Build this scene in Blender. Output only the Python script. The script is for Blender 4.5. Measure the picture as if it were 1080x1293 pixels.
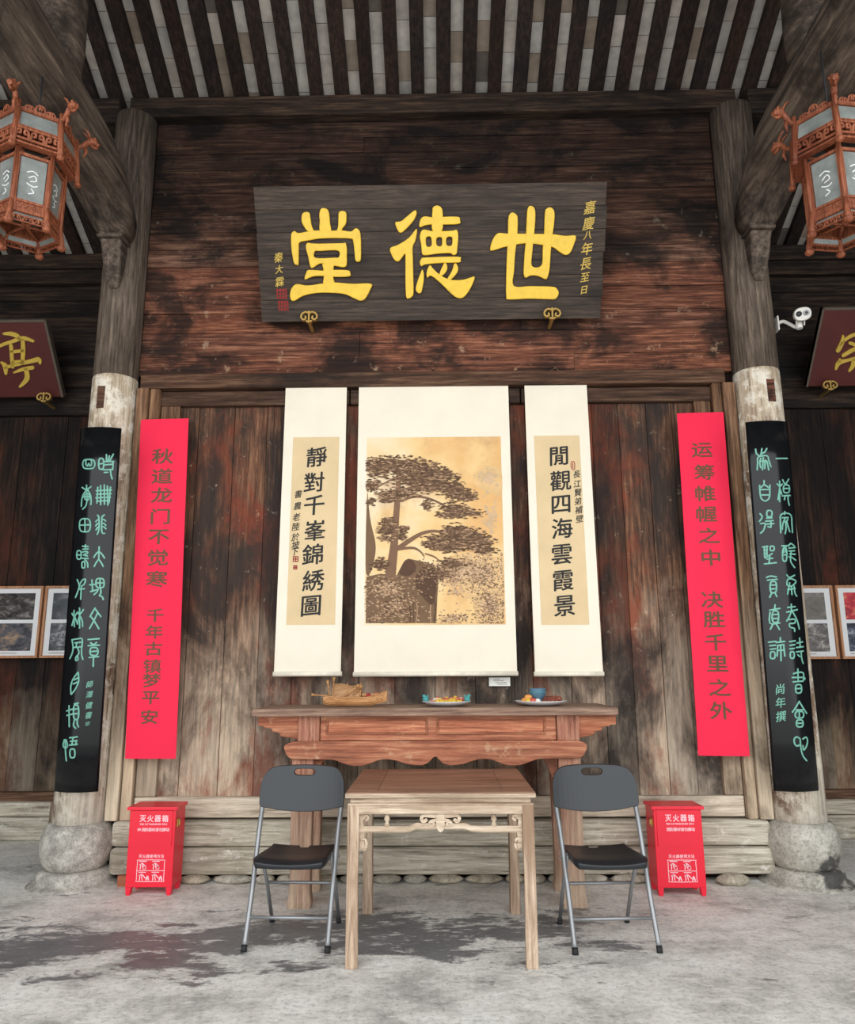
import bpy, bmesh, math, random
from mathutils import Vector, Matrix
random.seed(7)
SC = bpy.context.scene
COL = SC.collection
for o in list(bpy.data.objects):
    bpy.data.objects.remove(o)

def lin(r, g, b):
    f = lambda v: (v / 255 / 12.92) if v / 255 <= .04045 else ((v / 255 + .055) / 1.055) ** 2.4
    return (f(r), f(g), f(b), 1)

# ------------------------------------------------------------------ camera
FPX, PITCH, YAW, ROLL, EYE = 960., 11.7, .8, .3, 1.45
p_, y_, r_ = (math.radians(a) for a in (PITCH, YAW, ROLL))
FW = Vector((-math.sin(y_) * math.cos(p_), math.cos(y_) * math.cos(p_), math.sin(p_)))
R0 = Vector((math.cos(y_), math.sin(y_), 0))
U0 = R0.cross(FW)
RT = R0 * math.cos(r_) - U0 * math.sin(r_)
UP = R0 * math.sin(r_) + U0 * math.cos(r_)
CAM = Vector((0, 0, EYE))
cd = bpy.data.cameras.new('camera')
cam = bpy.data.objects.new('camera', cd)
COL.objects.link(cam)
cd.sensor_fit = 'VERTICAL'
cd.sensor_height = 24
cd.lens = 24 * FPX / 1293
cd.clip_start = .05
M = Matrix((RT, UP, -FW)).transposed().to_4x4()
M.translation = CAM
cam.matrix_world = M
SC.camera = cam

def ray(px, py):
    return RT * ((px - 540) / FPX) + UP * ((646.5 - py) / FPX) + FW
def at(px, py, Y):
    d = ray(px, py)
    return CAM + d * (Y / d.y)

# ------------------------------------------------------------------ sky, daylight, exposure
w = bpy.data.worlds.new('overcast_sky')
SC.world = w
w.use_nodes = True
bg = w.node_tree.nodes['Background']
bg.inputs[0].default_value = (.93, .97, 1, 1)
bg.inputs[1].default_value = 1.0
pl = bpy.data.lights.new('open_front_daylight', 'AREA')
pl.shape = 'RECTANGLE'
pl.size, pl.size_y = 13, 6.1
pl.cycles.is_portal = True
po = bpy.data.objects.new('open_front_daylight', pl)
COL.objects.link(po)
po.location = (0, .5, 3.06)
po.rotation_euler = (math.radians(90), 0, 0)
vs = SC.view_settings
vs.view_transform = 'Standard'
vs.look = 'None'
vs.gamma = 1
vs.exposure = 1.55
SC.cycles.max_bounces = 8
SC.cycles.diffuse_bounces = 5
SC.cycles.use_denoising = True

# ------------------------------------------------------------------ materials
def newmat(name):
    m = bpy.data.materials.new(name)
    m.use_nodes = True
    nt = m.node_tree
    b = nt.nodes['Principled BSDF']
    return m, nt, b
def nd(nt, t, **k):
    n = nt.nodes.new(t)
    for a, v in k.items():
        if a.startswith('i_'):
            key = a[2:]
            n.inputs[int(key) if key.isdigit() else key.replace('_', ' ')].default_value = v
        else:
            setattr(n, a, v)
    return n
def ramp(nt, fac, stops, interp='LINEAR'):
    r = nt.nodes.new('ShaderNodeValToRGB')
    r.color_ramp.interpolation = interp
    el = r.color_ramp.elements
    while len(el) < len(stops):
        el.new(.5)
    for e, (p, c) in zip(el, stops):
        e.position = p
        e.color = c if not isinstance(c, (int, float)) else (c, c, c, 1)
    nt.links.new(fac, r.inputs[0])
    return r.outputs[0]
def noise(nt, vec, scale, detail=5, rough=.6, dist=0.):
    n = nd(nt, 'ShaderNodeTexNoise')
    n.inputs['Scale'].default_value = scale
    n.inputs['Detail'].default_value = detail
    n.inputs['Roughness'].default_value = rough
    n.inputs['Distortion'].default_value = dist
    nt.links.new(vec, n.inputs['Vector'])
    return n.outputs['Fac']
def mapping(nt, scale, loc=(0, 0, 0), src='Object'):
    tc = nd(nt, 'ShaderNodeTexCoord')
    mp = nd(nt, 'ShaderNodeMapping')
    mp.inputs['Scale'].default_value = scale
    mp.inputs['Location'].default_value = loc
    nt.links.new(tc.outputs[src], mp.inputs['Vector'])
    return mp.outputs[0]
def mix(nt, a, b, fac, mode='MIX'):
    n = nd(nt, 'ShaderNodeMix', data_type='RGBA', blend_type=mode)
    for sock, v in ((n.inputs['Factor'], fac), (n.inputs[6], a), (n.inputs[7], b)):
        if isinstance(v, (int, float)) or isinstance(v, tuple):
            sock.default_value = v
        else:
            nt.links.new(v, sock)
    return n.outputs[2]
def tinted(nt, col):
    a = nd(nt, 'ShaderNodeAttribute', attribute_name='tint')
    return mix(nt, col, a.outputs['Color'], 1.0, 'MULTIPLY')
def bump(nt, b, h, strength=.3, dist=.01):
    n = nd(nt, 'ShaderNodeBump')
    n.inputs['Strength'].default_value = strength
    n.inputs['Distance'].default_value = dist
    nt.links.new(h, n.inputs['Height'])
    nt.links.new(n.outputs[0], b.inputs['Normal'])

def plain(name, rgb, rough=.6, metal=0., spec=.5, var=.12, scale=12):
    m, nt, b = newmat(name)
    v = mapping(nt, (1, 1, 1))
    f = noise(nt, v, scale, 4)
    c = lin(*rgb)
    dk = tuple(x * (1 - var) for x in c[:3]) + (1,)
    lt = tuple(min(1, x * (1 + var)) for x in c[:3]) + (1,)
    nt.links.new(tinted(nt, ramp(nt, f, [(.3, dk), (.7, lt)])), b.inputs['Base Color'])
    b.inputs['Roughness'].default_value = rough
    b.inputs['Metallic'].default_value = metal
    b.inputs['Specular IOR Level'].default_value = spec
    return m

def wood(name, dark, mid, light, axis='Z', grain=1., rough=.75, stain=None, stain_amt=(.52, .68), flake=None, flake_amt=(.6, .66),
         bmp=.35, aged=None, rust=None, iso=None):
    """streaky timber: grain along axis, soft stains, flaked patches, aged = (z0, z1, colour) for weathering by height"""
    m, nt, b = newmat(name)
    k = {'X': (.6, 11, 11), 'Y': (11, .6, 11), 'Z': (11, 11, .6)}[axis]
    v = mapping(nt, tuple(q * grain for q in k))
    n1 = noise(nt, v, 3.2, 9, .74, .3)
    c = ramp(nt, n1, [(.34, lin(*dark)), (.5, lin(*mid)), (.68, lin(*light))])
    q = iso or .35
    k2 = {'X': (q, 1, 1), 'Y': (1, q, 1), 'Z': (1, 1, q)}[axis]
    v2 = mapping(nt, k2, (3.1, 1.7, 5.3))
    n2 = noise(nt, v2, 2.6, 6, .65, .4)
    if aged:
        z0, z1, cc = aged
        tc = nd(nt, 'ShaderNodeTexCoord')
        sp = nd(nt, 'ShaderNodeSeparateXYZ')
        nt.links.new(tc.outputs['Object'], sp.inputs[0])
        ad = nd(nt, 'ShaderNodeMath', operation='MULTIPLY_ADD')
        nt.links.new(n2, ad.inputs[0])
        ad.inputs[1].default_value = 2.2
        nt.links.new(sp.outputs['Z'], ad.inputs[2])
        mr = nd(nt, 'ShaderNodeMapRange')
        mr.inputs['From Min'].default_value = z1 + 1.1
        mr.inputs['From Max'].default_value = z0 + 1.1
        nt.links.new(ad.outputs[0], mr.inputs['Value'])
        gr = ramp(nt, n1, [(.28, tuple(x * .45 for x in lin(*cc)[:3]) + (1,)), (.62, lin(*cc))])
        c = mix(nt, c, gr, mr.outputs[0])
    if rust:                                      # red-brown old paint left in patches
        n5 = noise(nt, mapping(nt, k2, (11.3, 4.9, 2.2)), 1.9, 7, .7, .3)
        c = mix(nt, c, lin(*rust), ramp(nt, n5, [(.5, 0.), (.6, .75)]))
    if stain:
        c = mix(nt, c, lin(*stain), ramp(nt, n2, [(stain_amt[0], 0.), (stain_amt[1], .85)]))
    if flake:
        v3 = mapping(nt, tuple(1 + (q - 1) * .3 for q in k2), (7.7, 2.1, 9.3))
        n3 = noise(nt, v3, 9, 9, .75)
        c = mix(nt, c, lin(*flake), ramp(nt, n3, [(flake_amt[0], 0.), (flake_amt[1], .8)]))
    nt.links.new(tinted(nt, c), b.inputs['Base Color'])
    b.inputs['Roughness'].default_value = rough
    b.inputs['Specular IOR Level'].default_value = .25
    bump(nt, b, n1, bmp, .012)
    return m

MAT = {}
MAT['plank_red'] = wood('red_brown_board', (38, 24, 18), (108, 64, 47), (176, 120, 92), 'X', 1.1, stain=(24, 19, 16), stain_amt=(.46, .58), flake=(170, 138, 112), flake_amt=(.6, .68), iso=.6, bmp=.6)
MAT['plank_panel'] = wood('weathered_panel', (34, 25, 20), (92, 64, 48), (140, 104, 80), 'Z', 1.5, stain=(40, 36, 34), stain_amt=(.44, .6), flake=(178, 160, 138), flake_amt=(.6, .68), aged=(.5, 2.0, (196, 182, 162)), rust=(124, 58, 36), iso=.45)  # aged here and on the frame: weathering plus painted-in light low down
MAT['frame'] = wood('door_frame_timber', (58, 40, 28), (124, 90, 66), (176, 140, 108), 'Z', 1., stain=(52, 40, 32), stain_amt=(.5, .68), aged=(.5, 2.0, (224, 204, 176)))
MAT['rail'] = wood('rail_timber', (36, 26, 20), (86, 58, 42), (128, 98, 76), 'X', 1., stain=(30, 24, 20), stain_amt=(.5, .68))
MAT['rail_low'] = wood('bleached_rail_timber', (140, 122, 104), (206, 190, 168), (236, 222, 202), 'X', 1., stain=(130, 118, 104))
MAT['sill'] = wood('grey_sill_timber', (124, 114, 98), (198, 188, 168), (236, 228, 212), 'X', 1.3, stain=(132, 122, 106), stain_amt=(.54, .7), bmp=.9, flake=(240, 235, 224), flake_amt=(.57, .66))
MAT['dark_v'] = wood('smoked_vertical_board', (12, 9, 7), (36, 24, 18), (74, 50, 38), 'Z', 1.3, stain=(10, 8, 7), stain_amt=(.44, .58), aged=(.2, 1.2, (150, 132, 112)), rust=(74, 38, 24))
MAT['dark_h'] = wood('smoked_cross_board', (14, 10, 9), (42, 32, 26), (84, 66, 52), 'X', 1., stain=(12, 10, 9), stain_amt=(.46, .6))
MAT['beam'] = wood('smoky_beam_timber', (48, 40, 34), (92, 79, 69), (134, 118, 102), 'Y', .7, stain=(40, 34, 30), stain_amt=(.46, .62), iso=.8)
MAT['column_up'] = wood('grey_brown_column_timber', (52, 43, 36), (98, 85, 74), (140, 124, 108), 'Z', 1.4, stain=(46, 38, 33), stain_amt=(.5, .66))
MAT['column_low'] = wood('peeling_column_timber', (104, 80, 60), (200, 180, 154), (236, 224, 204), 'Z', 1., stain=(110, 76, 54), stain_amt=(.52, .62), flake=(242, 233, 217), flake_amt=(.49, .58), bmp=.7, iso=.6, aged=(.2, .9, (244, 236, 220)))
MAT['rafter'] = wood('dark_rafter_timber', (16, 11, 9), (36, 25, 20), (64, 45, 36), 'Y', 1., stain=(18, 13, 11))
MAT['altar'] = wood('worn_red_table_timber', (112, 66, 48), (170, 104, 76), (208, 152, 116), 'X', 1.2, stain=(116, 76, 58), stain_amt=(.5, .68), flake=(204, 168, 134), flake_amt=(.58, .68), rough=.6)
MAT['altar_v'] = wood('worn_red_leg_timber', (108, 66, 50), (166, 108, 86), (204, 154, 126), 'Z', 1.5, stain=(112, 80, 62), rough=.6, aged=(0., .9, (204, 176, 150)), flake=(210, 180, 152), flake_amt=(.6, .7))
MAT['altar_top'] = wood('worn_brown_tabletop_timber', (84, 62, 50), (140, 110, 92), (176, 148, 126), 'X', 1., stain=(86, 62, 50), rough=.5)
MAT['table_top'] = wood('brown_square_top_timber', (104, 70, 54), (152, 110, 88), (184, 146, 120), 'X', 1., stain=(112, 76, 58), rough=.45)
MAT['table_x'] = wood('bare_table_timber', (128, 106, 86), (196, 174, 150), (230, 214, 192), 'X', 1.3, stain=(150, 126, 104), stain_amt=(.52, .7))
MAT['table_z'] = wood('bare_table_leg_timber', (118, 96, 78), (184, 158, 134), (224, 204, 180), 'Z', 1.3, stain=(140, 112, 90), stain_amt=(.5, .68))
MAT['plaque'] = wood('dark_plaque_timber', (36, 29, 25), (66, 55, 47), (94, 80, 69), 'X', 1.4, stain=(42, 34, 29), rough=.6)
MAT['maroon'] = plain('maroon_lacquer', (84, 30, 26), .55, var=.15, scale=3)
MAT['maroon_edge'] = plain('worn_grey_edge', (92, 80, 68), .7)
MAT['gold'] = plain('gold_paint', (240, 196, 52), .42, metal=.0, spec=.6, var=.08, scale=20)
MAT['gold_dull'] = plain('dull_gold_paint', (206, 172, 72), .45, spec=.5)
MAT['brass'] = plain('aged_brass', (196, 160, 90), .4, metal=.7)
MAT['seal_red'] = plain('seal_red_paint', (150, 40, 34), .7)
MAT['red_paper'] = plain('red_banner_cloth', (240, 44, 76), .75, spec=.2, var=.03, scale=2)
MAT['banner_ink'] = plain('dull_gold_ink', (96, 62, 34), .6)
MAT['mount'] = plain('cream_scroll_silk', (238, 227, 207), .85, spec=.15, var=.03, scale=4)
MAT['sheet'] = plain('tan_calligraphy_paper', (220, 194, 152), .85, spec=.15, var=.06, scale=3)
MAT['ink'] = plain('black_brush_ink', (34, 30, 28), .7)
MAT['rod'] = plain('white_scroll_rod', (236, 226, 206), .5)
MAT['cord'] = plain('brown_hanging_cord', (110, 86, 62), .9)
MAT['lacquer'] = plain('black_gloss_lacquer', (20, 21, 23), .16, spec=.3, var=.15, scale=2)
MAT['mint'] = plain('mint_green_paint', (112, 172, 152), .55, var=.14, scale=30)
MAT['stone'] = None
MAT['fire_red'] = plain('red_enamel', (232, 24, 52), .35, spec=.5, var=.03, scale=2)
MAT['white_print'] = plain('pink_white_print', (250, 205, 212), .6, var=.02)
MAT['chair_plastic'] = plain('charcoal_moulded_plastic', (32, 35, 39), .36, spec=.5, var=.06, scale=6)
MAT['tube'] = plain('silver_steel_tube', (150, 151, 152), .36, metal=.5, var=.05)
MAT['rubber'] = plain('black_rubber', (30, 30, 32), .7)
MAT['lantern'] = wood('orange_lantern_timber', (88, 42, 26), (142, 80, 54), (180, 114, 84), 'Z', 3., stain=(92, 44, 30), rough=.5, bmp=.2)
MAT['frosted'] = plain('frosted_painted_glass', (126, 130, 126), .3, spec=.5, var=.25, scale=14)
MAT['photo_frame'] = wood('light_photo_frame_timber', (140, 90, 60), (186, 134, 98), (206, 160, 126), 'Z', 2.)
MAT['photo_mat'] = plain('white_photo_mat', (226, 226, 226), .6, var=.02)
MAT['white_plastic'] = plain('white_camera_plastic', (226, 222, 214), .4, var=.03)
MAT['lens'] = plain('dark_lens_glass', (30, 30, 34), .1)
MAT['plate'] = plain('white_porcelain', (226, 224, 222), .2, var=.03)
MAT['card'] = plain('white_card', (246, 244, 236), .7, var=.02)
MAT['boat'] = wood('amber_boat_timber', (134, 88, 50), (190, 136, 86), (226, 180, 128), 'X', 3., rough=.5, stain=(150, 126, 56), bmp=.2)
MAT['straw'] = wood('woven_straw', (110, 76, 48), (176, 132, 92), (208, 170, 128), 'X', 7., stain=(120, 84, 56))

def stone_mat(name, cols, stain=None, scale=6, stain_amt=(.55, .65), bmp=.6):
    m, nt, b = newmat(name)
    v = mapping(nt, (1, 1, 1))
    n1 = noise(nt, v, scale, 10, .7)
    n2 = noise(nt, v, scale * .45, 6, .6)
    n3 = noise(nt, v, scale * 9, 4, .7)
    c = ramp(nt, n1, [(.3, lin(*cols[0])), (.5, lin(*cols[1])), (.7, lin(*cols[2]))])
    c = mix(nt, c, ramp(nt, n3, [(.36, .45), (.54, 1.)]), .7, 'MULTIPLY')
    if stain:
        c = mix(nt, c, lin(*stain), ramp(nt, n2, [(stain_amt[0], 0.), (stain_amt[1], .85)]))
    nt.links.new(tinted(nt, c), b.inputs['Base Color'])
    b.inputs['Roughness'].default_value = .85
    b.inputs['Specular IOR Level'].default_value = .3
    bump(nt, b, n1, bmp, .02)
    return m
MAT['stone'] = stone_mat('grey_drum_stone', ((126, 121, 113), (178, 172, 162), (224, 218, 206)), scale=9)
MAT['stone_stained'] = stone_mat('black_stained_drum_stone', ((140, 134, 124), (186, 180, 168), (218, 212, 200)), (40, 40, 42), 6, (.545, .6))
MAT['rubble'] = stone_mat('pale_rubble_stone', ((120, 112, 98), (176, 166, 148), (216, 206, 188)), scale=11)

def floor_mat():
    m, nt, b = newmat('worn_grey_concrete')
    v = mapping(nt, (1, 1, 1))
    vs_ = mapping(nt, (1, 2.1, 1), (4.2, 9.1, 0))
    n1 = noise(nt, v, 2.2, 10, .72)
    n2 = noise(nt, vs_, 1.5, 9, .68, .3)
    n3 = noise(nt, v, 34, 8, .8)
    n6 = noise(nt, mapping(nt, (1, 1.8, 1), (2.2, 6.1, 0)), 7, 10, .78, .6)
    c = ramp(nt, n1, [(.36, lin(190, 187, 181)), (.5, lin(236, 232, 224)), (.62, lin(252, 250, 243))])
    c = mix(nt, c, ramp(nt, n3, [(.4, .4), (.5, 1.)]), .5, 'MULTIPLY')
    c = mix(nt, c, ramp(nt, n6, [(.38, .62), (.5, 1.)]), .6, 'MULTIPLY')
    # damp black staining in an uneven strip before the table
    tc = nd(nt, 'ShaderNodeTexCoord')
    sp = nd(nt, 'ShaderNodeSeparateXYZ')
    nt.links.new(tc.outputs['Object'], sp.inputs[0])
    sk = nd(nt, 'ShaderNodeMath', operation='MULTIPLY_ADD')      # strip runs nearer the viewer towards -x
    nt.links.new(sp.outputs['X'], sk.inputs[0])
    sk.inputs[1].default_value = -.1
    nt.links.new(sp.outputs['Y'], sk.inputs[2])
    bandr = ramp(nt, sk.outputs[0], [(0., 0.), (1., 0.)])
    rmp = bandr.node.color_ramp
    rmp.elements.new(.5)
    mr = nd(nt, 'ShaderNodeMapRange')
    mr.inputs['From Min'].default_value = 3.9
    mr.inputs['From Max'].default_value = 5.3
    nt.links.new(sk.outputs[0], mr.inputs['Value'])
    bandr = ramp(nt, mr.outputs[0], [(0., 0.), (.35, .55), (.58, 1.), (.8, .45), (1., 0.)])
    xr = nd(nt, 'ShaderNodeMapRange')
    xr.inputs['From Min'].default_value = .5
    xr.inputs['From Max'].default_value = 1.3
    xr.inputs['To Min'].default_value = 1
    xr.inputs['To Max'].default_value = .12
    nt.links.new(sp.outputs['X'], xr.inputs['Value'])
    mm = nd(nt, 'ShaderNodeMath', operation='MULTIPLY')
    nt.links.new(bandr, mm.inputs[0])
    nt.links.new(xr.outputs[0], mm.inputs[1])
    ad = nd(nt, 'ShaderNodeMath', operation='MULTIPLY_ADD')
    nt.links.new(mm.outputs[0], ad.inputs[0])
    ad.inputs[1].default_value = .27
    nt.links.new(n2, ad.inputs[2])
    rg = nd(nt, 'ShaderNodeMath', operation='MULTIPLY_ADD')
    nt.links.new(n6, rg.inputs[0])
    rg.inputs[1].default_value = .42
    nt.links.new(ad.outputs[0], rg.inputs[2])
    wet = ramp(nt, rg.outputs[0], [(.845, 0.), (.9, .85)])
    c = mix(nt, c, lin(80, 83, 88), wet)
    # pale scuffs
    n4 = noise(nt, mapping(nt, (1, 2.6, 1), (1.2, 3.3, 0)), 5, 9, .75)
    c = mix(nt, c, lin(248, 245, 236), ramp(nt, n4, [(.56, 0.), (.62, .7)]))
    nt.links.new(tinted(nt, c), b.inputs['Base Color'])
    nt.links.new(ramp(nt, wet, [(0., .72), (.8, .34)]), b.inputs['Roughness'])
    b.inputs['Specular IOR Level'].default_value = .45
    bump(nt, b, n6, .5, .02)
    return m
MAT['floor'] = floor_mat()

# ------------------------------------------------------------------ mesh builder
class MB:
    def __init__(s):
        s.v, s.f, s.t, s.m, s.sm = [], [], [], [], []
    def add(s, vs, fs, tint=(1, 1, 1), mi=0, smooth=False):
        n = len(s.v)
        s.v += [Vector(v) for v in vs]
        for f in fs:
            s.f.append([n + i for i in f])
            s.t.append(tint)
            s.m.append(mi)
            s.sm.append(smooth)
        return s
    def box(s, x0, x1, y0, y1, z0, z1, tint=(1, 1, 1), mi=0, T=None):
        vs = [Vector((x, y, z)) for z in (z0, z1) for y in (y0, y1) for x in (x0, x1)]
        if T:
            vs = [T @ v for v in vs]
        return s.add(vs, [(0, 2, 3, 1), (4, 5, 7, 6), (0, 1, 5, 4), (2, 6, 7, 3), (0, 4, 6, 2), (1, 3, 7, 5)], tint, mi)
    def rings(s, rings, cap=True, tint=(1, 1, 1), mi=0, smooth=True, closed=True):
        k = len(rings[0])
        vs = [v for r in rings for v in r]
        fs = []
        for i in range(len(rings) - 1):
            for j in range(k if closed else k - 1):
                a, b = i * k + j, i * k + (j + 1) % k
                fs.append((a, b, b + k, a + k))
        s.add(vs, fs, tint, mi, smooth)
        if cap:
            n = len(s.v) - len(vs)
            s.f.append([n + j for j in range(k)][::-1])
            s.f.append([n + len(vs) - k + j for j in range(k)])
            s.t += [tint, tint]
            s.m += [mi, mi]
            s.sm += [False, False]
        return s
    def tube(s, pts, r, seg=8, tint=(1, 1, 1), mi=0, flat=1.):
        pts = [Vector(p) for p in pts]
        rs = r if isinstance(r, (list, tuple)) else [r] * len(pts)
        rings = []
        up = Vector((0, 0, 1))
        for i, p in enumerate(pts):
            d = (pts[min(i + 1, len(pts) - 1)] - pts[max(i - 1, 0)]).normalized()
            a = d.cross(up)
            if a.length < .05:
                a = d.cross(Vector((0, 1, 0)))
            a.normalize()
            b = a.cross(d).normalized()
            up = b
            rings.append([p + (a * math.cos(t) + b * math.sin(t) * flat) * rs[i] for t in (2 * math.pi * j / seg for j in range(seg))])
        return s.rings(rings, True, tint, mi)
    def lathe(s, prof, c=(0, 0, 0), seg=32, tint=(1, 1, 1), mi=0):
        c = Vector(c)
        rings = [[c + Vector((r * math.cos(t), r * math.sin(t), z)) for t in (2 * math.pi * j / seg for j in range(seg))] for r, z in prof]
        return s.rings(rings, True, tint, mi)
    def prism(s, poly, fn, d0, d1, tint=(1, 1, 1), mi=0):
        """poly in (u, v); fn(u, v, d) -> point; walls between depths d0 and d1"""
        n = len(poly)
        vs = [fn(u, v, d0) for u, v in poly] + [fn(u, v, d1) for u, v in poly]
        fs = [tuple(range(n))[::-1], tuple(range(n, 2 * n))] + [(i, (i + 1) % n, n + (i + 1) % n, n + i) for i in range(n)]
        return s.add(vs, fs, tint, mi)
    def ball(s, c, r, sc=(1, 1, 1), tint=(1, 1, 1), mi=0, seg=10, rn=6, jitter=0.):
        rings = []
        c = Vector(c)
        for i in range(rn + 1):
            a = -math.pi / 2 + math.pi * max(.02, min(rn - .02, i)) / rn
            rings.append([c + Vector((math.cos(a) * math.cos(t) * sc[0], math.cos(a) * math.sin(t) * sc[1], math.sin(a) * sc[2])) * r * (1 + random.uniform(-jitter, jitter))
                          for t in (2 * math.pi * j / seg for j in range(seg))])
        return s.rings(rings, True, tint, mi)
    def xform(s, fn):
        s.v = [Vector(fn(v)) for v in s.v]
        return s
    def build(s, name, mats, parent=None, loc=None, bevel=0., flip=True):
        me = bpy.data.meshes.new(name)
        off = Vector(loc) if loc is not None else Vector((0, 0, 0))
        base = off
        if parent is not None:
            q = parent
            while q is not None:
                base = base + Vector(q.location)
                q = q.parent
        me.from_pydata([v - base for v in s.v], [], s.f)
        mats = mats if isinstance(mats, (list, tuple)) else [mats]
        for m in mats:
            me.materials.append(MAT[m] if isinstance(m, str) else m)
        at_ = me.attributes.new('tint', 'FLOAT_COLOR', 'CORNER')
        data = []
        for f, t in zip(s.f, s.t):
            data += [t[0], t[1], t[2], 1.] * len(f)
        at_.data.foreach_set('color', data)
        me.polygons.foreach_set('material_index', s.m)
        me.polygons.foreach_set('use_smooth', s.sm)
        bm = bmesh.new()
        bm.from_mesh(me)
        bmesh.ops.recalc_face_normals(bm, faces=bm.faces)
        bm.to_mesh(me)
        bm.free()
        o = bpy.data.objects.new(name, me)
        COL.objects.link(o)
        o.location = off
        if parent is not None:
            o.parent = parent
        if bevel:
            b = o.modifiers.new('soft_edges', 'BEVEL')
            b.width = bevel
            b.segments = 2
            b.limit_method = 'ANGLE'
            b.angle_limit = math.radians(40)
        return o

def tag(o, label, cat, group=None):
    o['label'] = label
    o['category'] = cat
    if group:
        o['group'] = group
    return o
def thing(name, loc, label, cat, group=None):
    o = bpy.data.objects.new(name, None)
    o.empty_display_size = .1
    COL.objects.link(o)
    o.location = loc
    o['kind'] = 'thing'
    return tag(o, label, cat, group)
def struct(o, label=None):
    o['kind'] = 'structure'
    if label:
        o['label'] = label
    return o
def copy_tree(o, parent=None):
    c = o.copy()
    COL.objects.link(c)
    if parent is not None:
        c.parent = parent
    for ch in list(o.children):
        copy_tree(ch, c)
    return c
def rt(lo=.8, hi=1.15, warm=.05):
    a = random.uniform(lo, hi)
    b = random.uniform(-warm, warm)
    return (a * (1 + b), a, a * (1 - b))
def smooth_line(pts, n=6, closed=False):
    pts = [Vector(p) for p in pts]
    if len(pts) < 3:
        return pts
    out = []
    N = len(pts)
    rng = range(N if closed else N - 1)
    for i in rng:
        if closed:
            a, b, c, d = pts[i - 1], pts[i], pts[(i + 1) % N], pts[(i + 2) % N]
        else:
            a, b, c, d = pts[max(i - 1, 0)], pts[i], pts[i + 1], pts[min(i + 2, N - 1)]
        for k in range(n):
            t = k / n
            out.append(.5 * ((2 * b) + (c - a) * t + (2 * a - 5 * b + 4 * c - d) * t * t + (3 * b - a - 3 * c + d) * t ** 3))
    if not closed:
        out.append(pts[-1])
    return out

# flat sheets in space: a plane with in-plane axes
class Sheet:
    def __init__(s, p0, u, v):
        s.p0, s.u, s.v = Vector(p0), Vector(u).normalized(), Vector(v).normalized()
        s.n = s.u.cross(s.v).normalized()
        if s.n.y > 0:
            s.n = -s.n
    def uv(s, px, py):
        d = ray(px, py)
        t = (s.p0 - CAM).dot(s.n) / d.dot(s.n)
        q = CAM + d * t - s.p0
        return q.dot(s.u), q.dot(s.v)
    def pt(s, u, v, d=0.):
        return s.p0 + s.u * u + s.v * v + s.n * d

# ------------------------------------------------------------------ lettering
GL = {}
def glyph(ch, bold=0.):
    key = (ch, bold)
    if key not in GL:
        c = bpy.data.curves.new('lettering', 'FONT')
        c.body = ch
        c.size = 1
        c.resolution_u = 4
        c.extrude = .5
        c.offset = bold
        o = bpy.data.objects.new('lettering', c)
        COL.objects.link(o)
        dg = bpy.context.evaluated_depsgraph_get()
        me = bpy.data.meshes.new_from_object(o.evaluated_get(dg))
        vs = [v.co.copy() for v in me.vertices]
        fs = [tuple(p.vertices) for p in me.polygons]
        xs = [v.x for v in vs] or [0]
        ys = [v.y for v in vs] or [0]
        cx, cy = (min(xs) + max(xs)) / 2, (min(ys) + max(ys)) / 2
        GL[key] = ([Vector((v.x - cx, v.y - cy, v.z + .5)) for v in vs], fs, max(xs) - min(xs))
        bpy.data.objects.remove(o)
        bpy.data.curves.remove(c)
        bpy.data.meshes.remove(me)
    return GL[key]
def put(mb, ch, fn, u, v, size, style='', bold=0., thick=.001, d0=.0008, mi=0, wide=1.):
    if bold:                                      # heavier ink: the same sign laid down three times, a hair apart
        for k, (a, c) in enumerate(((-1, -.5), (1, -.5), (0, .9))):
            put(mb, ch, fn, u + a * bold * size, v + c * bold * size, size, style, 0., thick, d0 + .00008 * k, mi, wide)
        return
    vs, fs, _ = glyph(ch)
    out = []
    for q in vs:
        x, y = q.x * wide, q.y
        if style == 'kai':
            y += .09 * x
            x += .03 * y
        elif style == 'li':
            x, y = x * 1.12, y * .86
        elif style == 'xing':
            y += .14 * x
            x = x * .9 + .12 * y
        out.append(fn(u + x * size, v + y * size, d0 + q.z * thick))
    mb.add(out, fs, mi=mi)
def word(mb, text, fn, u, v, size, bold=0., thick=.001, d0=.0008, track=1., mi=0):
    ws = [glyph(c)[2] + .12 if c != ' ' else .35 for c in text]
    x = u - sum(ws) * size * track / 2
    for c, w_ in zip(text, ws):
        if c != ' ':
            put(mb, c, fn, x + w_ * size * track / 2, v, size, '', bold, thick, d0, mi)
        x += w_ * size * track
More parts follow.
